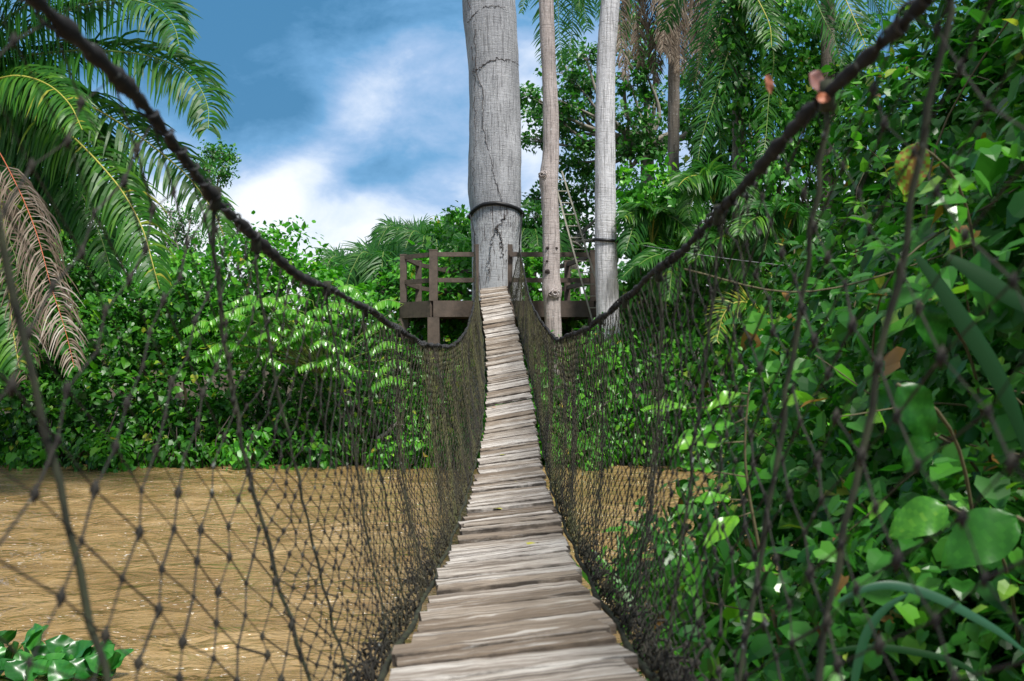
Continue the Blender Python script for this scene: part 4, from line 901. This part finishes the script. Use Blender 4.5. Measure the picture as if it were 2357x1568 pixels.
# ================================================================== NEAR RIGHT THICKET
NT = 'tangled shrubs pressing against the right net'
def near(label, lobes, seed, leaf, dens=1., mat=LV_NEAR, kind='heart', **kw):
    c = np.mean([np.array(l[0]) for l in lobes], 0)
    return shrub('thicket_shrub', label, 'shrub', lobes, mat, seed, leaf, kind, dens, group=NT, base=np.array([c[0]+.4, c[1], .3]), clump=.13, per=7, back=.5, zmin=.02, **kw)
near('dense shrub closing in where the right net meets open water', [((3.05, 7.0, 1.5), (1.35, 1.4, 1.5)), ((3.75, 6.9, 2.6), (1.45, 1.3, 1.25)), ((2.45, 6.3, .8), (1.0, 1.1, .95))], 31, .080, 1.1)
near('tall thicket top reaching above the right rope', [((3.6, 6.6, 4.0), (1.25, 1.3, .95)), ((4.3, 6.2, 4.9), (1.3, 1.3, 1.2)), ((3.5, 6.4, 3.3), (1.15, 1.1, .9))], 32, .085, 1.1)
near('shrub spilling over the water beside the middle of the right net', [((1.95, 4.9, .85), (1.1, 1.2, .95)), ((2.15, 4.8, 1.7), (.95, 1.1, .9)), ((2.75, 4.9, 2.6), (.85, 1., .8))], 33, .07, 1.1)
near('shaded shrub against the lower right corner of the net', [((1.75, 3.1, .65), (1.05, 1., .8)), ((1.95, 3.1, 1.35), (.95, .9, .7)), ((1.35, 3.9, .55), (.75, .7, .6))], 34, .062, 1.1)
near('large leaved shrub overhanging at the right edge', [((2.3, 3.4, 2.2), (.95, .95, .8)), ((2.55, 3.6, 3.1), (.8, .95, .8)), ((2.3, 2.8, 1.7), (.75, .8, .6))], 35, .085, 1.1)
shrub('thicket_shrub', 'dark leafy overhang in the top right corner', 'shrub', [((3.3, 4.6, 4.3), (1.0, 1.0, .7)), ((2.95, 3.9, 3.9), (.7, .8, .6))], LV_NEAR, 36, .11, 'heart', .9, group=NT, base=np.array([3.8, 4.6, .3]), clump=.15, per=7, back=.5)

rng = np.random.default_rng(39)
for i, (c, n, lab) in enumerate([((.95, 4.75, 1.0), 34, 'bright lime sprig poking from the thicket over the water beside the right net'), ((1.35, 4.6, 2.0), 40, 'bright green sprig at mid height on the thicket face'), ((1.15, 3.3, 1.5), 30, 'lime green sprig low on the thicket near the bottom right'), ((1.9, 5.6, 3.1), 44, 'yellow green sprig high on the thicket under the rope'), ((1.5, 3.0, 2.1), 26, 'yellowish sprig behind the hanger rope at right')]):
    t = thing('leafy_sprig', lab, 'plant', c, 'bright sprigs on the near thicket'); g = G(); st = G(); c = np.array(c); k = 0
    for b in range(6):
        tip = c+rng.normal(size=3)*[.22, .15, .28]; root = c+[.35, .2, -.25]; P = spline([root, (root+tip)/2+rng.normal(size=3)*.08, tip], 14); tube(st, P, np.linspace(.005, .002, 14), 4)
        idx = rng.integers(4, 14, n//6+2); pos = P[idx]; rn = rng.normal(size=(len(idx), 3))
        add_leaves(g, pos, norm(rn+[-.5, -.2, -.4]), norm(rn[::-1]*.4+[0, -.5, .9]), rng.uniform(.05, .11, len(idx)), 'ovate', rng.random(len(idx)))
    g.obj('foliage', LV_LIME, t); st.obj('stem', M_STEM, t, True)

def near_twigs():
    rng = np.random.default_rng(38); 
    t = thing('liana_tangle', 'tangle of grey brown lianas hanging through the near thicket', 'creeper', (2.2, 4.5, .5)); g = G()
    for i in range(16):
        d = rng.uniform(3.3, 6); x0 = rng.uniform(.38, .52)*d+.1; z0 = rng.uniform(.4, 4); L = rng.uniform(.5, 1.6); a = rng.normal(size=3)*[.5, .5, .9]
        p0 = np.array([x0, d, z0]); p1 = p0+norm(a)*L; tube(g, spline([p0, (p0+p1)/2+rng.normal(size=3)*.15, p1], 14), rng.uniform(.002, .005), 4)
    g.obj('stem', M_STEM, t, True)
near_twigs()

def leaf_obj(name, label, cat, pos, dr, nr, size, mat, seed=0, group=None, width=.8, wav=.04, rnd=.5, stalk=.25, ends=None):
    """one large leaf as a curved grid with midrib fold"""
    rng = np.random.default_rng(seed); nu, nv = 17, 9; u = np.linspace(0, 1, nu)[:, None]; v = np.linspace(-1, 1, nv)[None]
    half = width*.5*np.sin(np.pi*u**.8)**.75
    x = v*half; y = u+0*v; z = -.35*u**2*.6+np.abs(v)*half*.25+wav*np.sin(u*12+v*2+seed)*np.abs(v)
    dr = norm(np.asarray(dr, float)); nr = np.asarray(nr, float); s = norm(np.cross(dr, nr)); n_ = np.cross(s, dr)
    P = size*(x[..., None]*s+y[..., None]*dr+z[..., None]*n_); i = (np.arange(nu-1)[:, None]*nv+np.arange(nv-1)[None]).reshape(-1)
    g = G(); ii, jj = np.divmod(np.arange((nu-1)*(nv-1)), nv-1); vein = ((ii-np.abs(jj-3.5).astype(int)) % 3 == 0)*.12+((jj == 3) | (jj == 4))*.07
    g.add(P.reshape(-1, 3), np.stack([i, i+1, i+nv+1, i+nv], -1), np.clip(rnd+vein+rng.normal(0, .02, len(ii)), 0, 1))
    return g, P
def add_leaf(parent, pos, dr, nr, size, mat, **kw):
    g, P = leaf_obj('', '', '', pos, dr, nr, size, mat, **kw); g.v = [v+np.asarray(pos) for v in g.v]
    return g.obj('leaf', mat, parent, True)

# lime sapling by the right net
t = thing('lime_sapling', 'young plant with a few bright lime leaves between net and thicket', 'plant', (1.25, 3.3, .5))
rng = np.random.default_rng(7)
sp = [((1580, 940), (-1, 0, .15), .19), ((1705, 905), (-1, 0, -.3), .16), ((1550, 1010), (-.9, 0, .05), .0), ((1665, 1020), (-1, 0, .1), .22), ((1640, 1085), (-1, 0, .35), .15), ((1600, 1150), (-1, 0, -.1), .0), ((1680, 1150), (-1, .2, .1), .17), ((1700, 1190), (-.8, 0, -.5), .2), ((1690, 975), (-1, 0, -.1), .16), ((1610, 1220), (-1, 0, -.6), .0)]
g = G(); st = spline([at(1800, 1500, 3.2), at(1745, 1250, 3.2), at(1715, 1050, 3.2), at(1725, 880, 3.2)], 24); tube(g, st, np.linspace(.008, .003, 24), 5)
for i, (q, dr, s) in enumerate(sp):
    if s == 0: continue
    p = at(*q, 3.2); add_leaf(t, p+[.0, 0, 0], np.array(dr)+[0, -.2, 0], (0.1, -.5, 1), s*.75, LV_LIME, seed=i, width=.48, rnd=.35+.5*rng.random())
    tube(g, [st[np.argmin(np.abs(st[:, 2]-p[2]))], p+np.array([.0, 0, 0])], .0025, 4)
g.obj('stem', M_STEM, t, True)

# broad leaves near the right edge
BL = 'big broad leaves at the right edge'
for i, (x, y, d, dr, s, lab) in enumerate([
    (2340, 1190, 2.3, (-1, 0, -.6), .20, 'largest ribbed leaf hanging at the lower right'),
    (2180, 1165, 2.5, (-1, 0, -.45), .16, 'folded green leaf pointing left above the largest ribbed leaf'),
    (2150, 1000, 2.9, (-.6, 0, -.7), .14, 'upright shiny leaf right of the near hanger rope'),
    (2290, 600, 2.8, (.35, 0, -1), .2, 'long dark leaf sloping down right at mid height'),
    (2120, 700, 2.9, (.5, 0, -1), .16, 'dark drooping leaf crossing the near hanger rope'),
    (2065, 885, 2.4, (.75, 0, -1), .17, 'dark long leaf slanting behind the net mid right'),
    (2110, 330, 3.0, (-.2, 0, -1), .16, 'olive yellow leaf hanging below the right rope')]):
    p = at(x, y, d); t = thing('broad_leaf_plant', lab, 'plant', tuple(p), BL); add_leaf(t, p, dr, (-.2, -.9, .6), s, LV_NEAR, seed=20+i, width=.6 if s > .2 else .62, rnd=[.3, .62, .4, .1, .1, .1, .93][i])
    g = G(); tube(g, spline([p, p+np.array([.10, .05, -.05]), p+np.array([.35, .3, -.5])], 10), .005, 5); g.obj('stem', M_STEM, t, True)
# arching blades
AB = 'arching strap leaves at the lower right'
for i, (pts, d, w, lab) in enumerate([
    ([(1960, 1640), (1972, 1540), (2005, 1440), (2045, 1395), (2090, 1368)], 1.95, .010, 'blue grey strap leaf rising from the bottom edge at lower right'),
    ([(1930, 1385), (1985, 1358), (2039, 1347), (2102, 1357), (2170, 1382), (2230, 1414), (2300, 1455), (2370, 1510)], 2.0, .010, 'blue grey strap leaf arching over the lower right corner'),
    ([(2110, 590), (2170, 670), (2230, 760), (2285, 848), (2330, 940), (2370, 1060)], 2.1, .024, 'wide dark strap leaf slanting down the right edge'),
    ([(2180, 590), (2260, 640), (2320, 680), (2400, 730)], 2.2, .024, 'wide dark strap leaf above the other slanting one'),
    ([(1900, 1500), (2000, 1490), (2100, 1500), (2230, 1540), (2300, 1600)], 2.2, .008, 'narrow strap leaf nearly level along the bottom right')]):
    P = spline(DP(pts, d), 40); T = norm(np.gradient(P, axis=0)); sd = norm(np.cross(T, np.array([.2, -1., .25]))); u = np.linspace(0, 1, 40)[:, None]
    wd = w*np.sin(np.pi*np.clip(u*.93+.05, 0, 1))**.6; fold = norm(np.cross(sd, T))
    V = np.stack([P-sd*wd, P+fold*wd*.35, P+sd*wd], 1); k = np.arange(39)*3
    g = G(); g.add(V.reshape(-1, 3), np.concatenate([np.stack([k, k+1, k+4, k+3], -1), np.stack([k+1, k+2, k+5, k+4], -1)]), (.3+.2*i) if 'blue' in lab else .03)
    tag(g.obj('strap_leaf', LV_BLUE if 'blue' in lab else LV_DARK, None, True, loc=tuple(P[0])), lab, 'leaf', AB)
# reeds and palm-like grass outside the right net
def tuft(label, x, y, d, n, L, seed, mat=LV_NEAR, sx=.25):
    rng = np.random.default_rng(seed); b = at(x, y, d); g = G()
    pos = b+rng.normal(size=(n, 3))*[sx, .25, .08]
    add_leaves(g, pos, norm(rng.normal(size=(n, 3))*[.45, .4, .2]+[0, 0, 1]), norm(rng.normal(size=(n, 3))*.7+[0, -1, .3]), L*rng.uniform(.6, 1.2, n), 'blade', rng.random(n)*.6+.2)
    t = thing('grass_tuft', label, 'grass', tuple(b), 'grass tufts outside the right net'); g.obj('foliage', mat, t)
tuft('dark upright grass blades just outside the right net by the water', 1500, 1410, 5.2, 30, .42, 51, sx=.12)
tuft('grass blades and stalks below the right net near the bottom', 1590, 1480, 4.3, 40, .42, 52, sx=.15)
tuft('grass leaning out from the thicket foot', 1680, 1420, 4.2, 40, .42, 53)
near('low creeping shrub at the foot of the right net', [((.95, 3.35, .72), (.42, .7, .40)), ((.85, 4.3, .62), (.33, .7, .38)), ((1.25, 5.2, .55), (.4, .5, .45))], 37, .07, .8)

# withered leaves caught on the right rope
for i, (x, y, dr, s, r, lab) in enumerate([(1862, 172, (.7, .3, -.45), .042, .05, 'pinkish withered leaf caught on the right rope'), (1880, 228, (.6, 0, .1), .022, .5, 'small orange withered leaf on the right rope'), (1765, 172, (.3, 0, -1), .034, .3, 'reddish dry leaf dangling left of the pinkish leaf')]):
    ds = np.linspace(1.2, 3, 200); rp = rtop(ds, 1); px = HX+F*rp[:, 0]/rp[:, 1]; k = np.argmin(np.abs(px-min(x+25, 1905) if i != 2 else px-1800)); d = ds[k]-.02
    p = at(x, y, d); g, P = leaf_obj('', '', '', p, dr, (.1, -1, .3), s, None, width=.8 if i < 2 else .45, seed=i, rnd=r); o = g.obj('withered_leaf', LV_RUST, None, True); o.location = p
    if i == 2:
        h = G(); tube(h, [(0, 0, 0), tuple((rp[k]-p)*.5+[0, 0, .01]), tuple(rp[k]-p)], .0015, 4); h.obj('stalk', M_VINE, o)
    tag(o, lab, 'dry leaf')

# ================================================================== WATER HYACINTH
def hyacinth():
    rng = np.random.default_rng(66); GR = 'water hyacinths in the lower left corner'
    plants = [((25, 1560), 'water hyacinth with upright cupped leaves at the far left', [(10, 1475), (60, 1465), (-10, 1520), (40, 1500), (90, 1490), (20, 1550)], 7.1),
              ((110, 1570), 'water hyacinth with folded shiny leaves, topmost to the right', [(75, 1490), (110, 1520), (150, 1510), (90, 1545), (140, 1545), (185, 1490)], 7.0),
              ((190, 1580), 'water hyacinth at the right tip of the clump', [(190, 1530), (205, 1555), (170, 1560), (225, 1560), (262, 1566), (240, 1575)], 6.9),
              ((40, 1600), 'water hyacinth low in the corner with overlapping leaves', [(-15, 1570), (30, 1580), (70, 1570), (110, 1580), (50, 1600), (145, 1585), (5, 1600)], 6.7)]
    for c, lab, lv, d in plants:
        b = at(c[0], c[1], d); b[2] = .0; t = thing('water_hyacinth', lab, 'water plant', tuple(b), GR); st = G()
        for (x, y) in lv:
            for rep in range(1 if y < 1520 else 2):
                p = at(x+rng.normal(0, 12), y+rng.normal(0, 9)+12, d+rng.uniform(-.15, .15)); p[2] = max(p[2], .05)
                tube(st, spline([b+rng.normal(size=3)*[.05, .05, 0]-[0, 0, .03], (b+p)/2+rng.normal(size=3)*[.03, .03, 0]+[0, 0, .02], p], 8), np.linspace(.012, .006, 8), 5)
                a = rng.uniform(0, 6.28); dr = np.array([math.cos(a)*.7, math.sin(a)*.5-.25, .45+.4*rng.random()]); nr = norm(np.array([rng.normal(0, .3), -.5, .8]))
                add_leaf(t, p, dr, nr, rng.uniform(.17, .23), LV_HYA, width=.85, wav=.05, seed=int(rng.integers(1e6)), rnd=rng.random())
        st.obj('stem', M_RIBG, t, True)
hyacinth()

# ================================================================== SKY, SUN, CAMERA
SUN_EL, SUN_AZ = 58, 150     # azimuth clockwise from the view direction (+Y): behind the camera, to the right
w = bpy.data.worlds.new('World'); bpy.context.scene.world = w; w.use_nodes = True; nt = w.node_tree
bgn = nt.nodes['Background']; STR = .11
sky = N(nt, 'ShaderNodeTexSky', sky_type='NISHITA'); sky.sun_disc = False; sky.sun_elevation = R(SUN_EL); sky.sun_rotation = R(SUN_AZ); sky.air_density = 1.0; sky.dust_density = 1.0; sky.ozone_density = 1.5
tc = N(nt, 'ShaderNodeTexCoord'); V = tc.outputs['Generated']
def cn(v): return tuple(x*.88/STR for x in v)
def blob(x, y, rx, ry, ang=0, amp=1.):
    """soft cloud patch round a sky direction; sizes in survey units"""
    d = at(x, y, 1.)-np.array([0, 0, EYE]); d = d/np.linalg.norm(d)
    sub = N(nt, 'ShaderNodeVectorMath', operation='SUBTRACT'); nt.links.new(V, sub.inputs[0]); sub.inputs[1].default_value = d
    sx = N(nt, 'ShaderNodeVectorMath', operation='DOT_PRODUCT'); sy = N(nt, 'ShaderNodeVectorMath', operation='DOT_PRODUCT')
    rt = norm(np.cross(d, [0, 0, 1.])); up = np.cross(rt, d); a = R(ang)
    e1 = (rt*math.cos(a)+up*math.sin(a))*F/rx; e2 = (-rt*math.sin(a)+up*math.cos(a))*F/ry
    for s, e in ((sx, e1), (sy, e2)): nt.links.new(sub.outputs[0], s.inputs[0]); s.inputs[1].default_value = e
    q = math_(nt, 'ADD', math_(nt, 'MULTIPLY', sx.outputs['Value'], sx.outputs['Value']), math_(nt, 'MULTIPLY', sy.outputs['Value'], sy.outputs['Value']))
    q = math_(nt, 'EXPONENT', math_(nt, 'MULTIPLY', q, -1.))
    return math_(nt, 'MULTIPLY', q, amp)
sep = N(nt, 'ShaderNodeSeparateXYZ'); nt.links.new(V, sep.inputs[0]); elev = sep.outputs['Z']
n1 = noise(nt, 3.2, V, detail=7, rough=.58, dist=.35, sc=(1, 1, 1.8)); n2 = noise(nt, 9, V, detail=6, rough=.6, dist=.3, sc=(1, 1, 1.6))
dens = math_(nt, 'ADD', math_(nt, 'MULTIPLY', math_(nt, 'SUBTRACT', n1, .5), 1.6), math_(nt, 'MULTIPLY', math_(nt, 'SUBTRACT', n2, .5), 1.5))
for b in ((830, 230, 130, 60, 35, .42), (670, 400, 90, 40, 20, .55), (1000, 150, 160, 90, 20, .22), (620, 470, 160, 60, 0, .6), (1215, 250, 60, 120, 0, .5)):
    dens = math_(nt, 'ADD', dens, blob(*b))
for b in ((480, 120, 260, 110, 0, .30), (760, 30, 260, 70, 0, .22), (900, 400, 130, 50, 5, .25), (620, 260, 120, 60, 20, .2)):
    dens = math_(nt, 'SUBTRACT', dens, blob(*b))
low = ramp(nt, [(.0, (1, 1, 1)), (.13, (1, 1, 1)), (.175, (.45,)*3), (.26, (0,)*3)], elev)      # white band near the horizon
high = ramp(nt, [(.36, (0,)*3), (.65, (1,)*3)], elev)                                          # unseen overhead cloud, added for ambient light
dens = math_(nt, 'ADD', dens, math_(nt, 'MULTIPLY', low, 1.0)); dens = math_(nt, 'ADD', dens, math_(nt, 'MULTIPLY', high, .10))
cl = ramp(nt, [(0, cn((.055, .22, .42))), (.28, cn((.15, .37, .64))), (.52, cn((.36, .53, .79))), (.78, cn((.74, .83, .97))), (1, cn((.95, .98, 1.05)))], math_(nt, 'ADD', math_(nt, 'MULTIPLY', dens, .75), .22))
cl = mix(nt, ramp(nt, [(.40, (0,)*3), (.6, (.85,)*3)], elev), cl, cn((.60, .62, .60)))    # unseen neutral overcast added overhead to reduce the blue cast
final = mix(nt, .88, sky.outputs[0], cl)
nt.links.new(final, bgn.inputs[0]); bgn.inputs[1].default_value = STR

sl = bpy.data.lights.new('sun', 'SUN'); sl.energy = 4.7; sl.angle = R(12); sl.color = (1, .96, .9)
so = bpy.data.objects.new('sun', sl); link(so)
dirv = Vector((math.sin(R(SUN_AZ))*math.cos(R(SUN_EL)), math.cos(R(SUN_AZ))*math.cos(R(SUN_EL)), math.sin(R(SUN_EL))))
so.rotation_euler = dirv.to_track_quat('Z', 'Y').to_euler(); so.location = (6, -8, 20)

cam = bpy.data.cameras.new('camera'); co = bpy.data.objects.new('camera', cam); link(co)
cam.lens = 35; cam.sensor_width = 36; cam.clip_end = 2000; cam.clip_start = .02
co.location = (0, 0, EYE); co.rotation_euler = (R(90), 0, 0)
cam.shift_y = (828.5-784)/2357
cam.dof.use_dof = True; cam.dof.focus_distance = 15.5; cam.dof.aperture_fstop = 5.6
sc = bpy.context.scene; sc.camera = co
sc.view_settings.view_transform = 'Standard'; sc.view_settings.look = 'None'; sc.view_settings.exposure = .36; sc.view_settings.gamma = 1
sc.cycles.max_bounces = 6; sc.cycles.transparent_max_bounces = 6; sc.cycles.caustics_reflective = False; sc.cycles.caustics_refractive = False
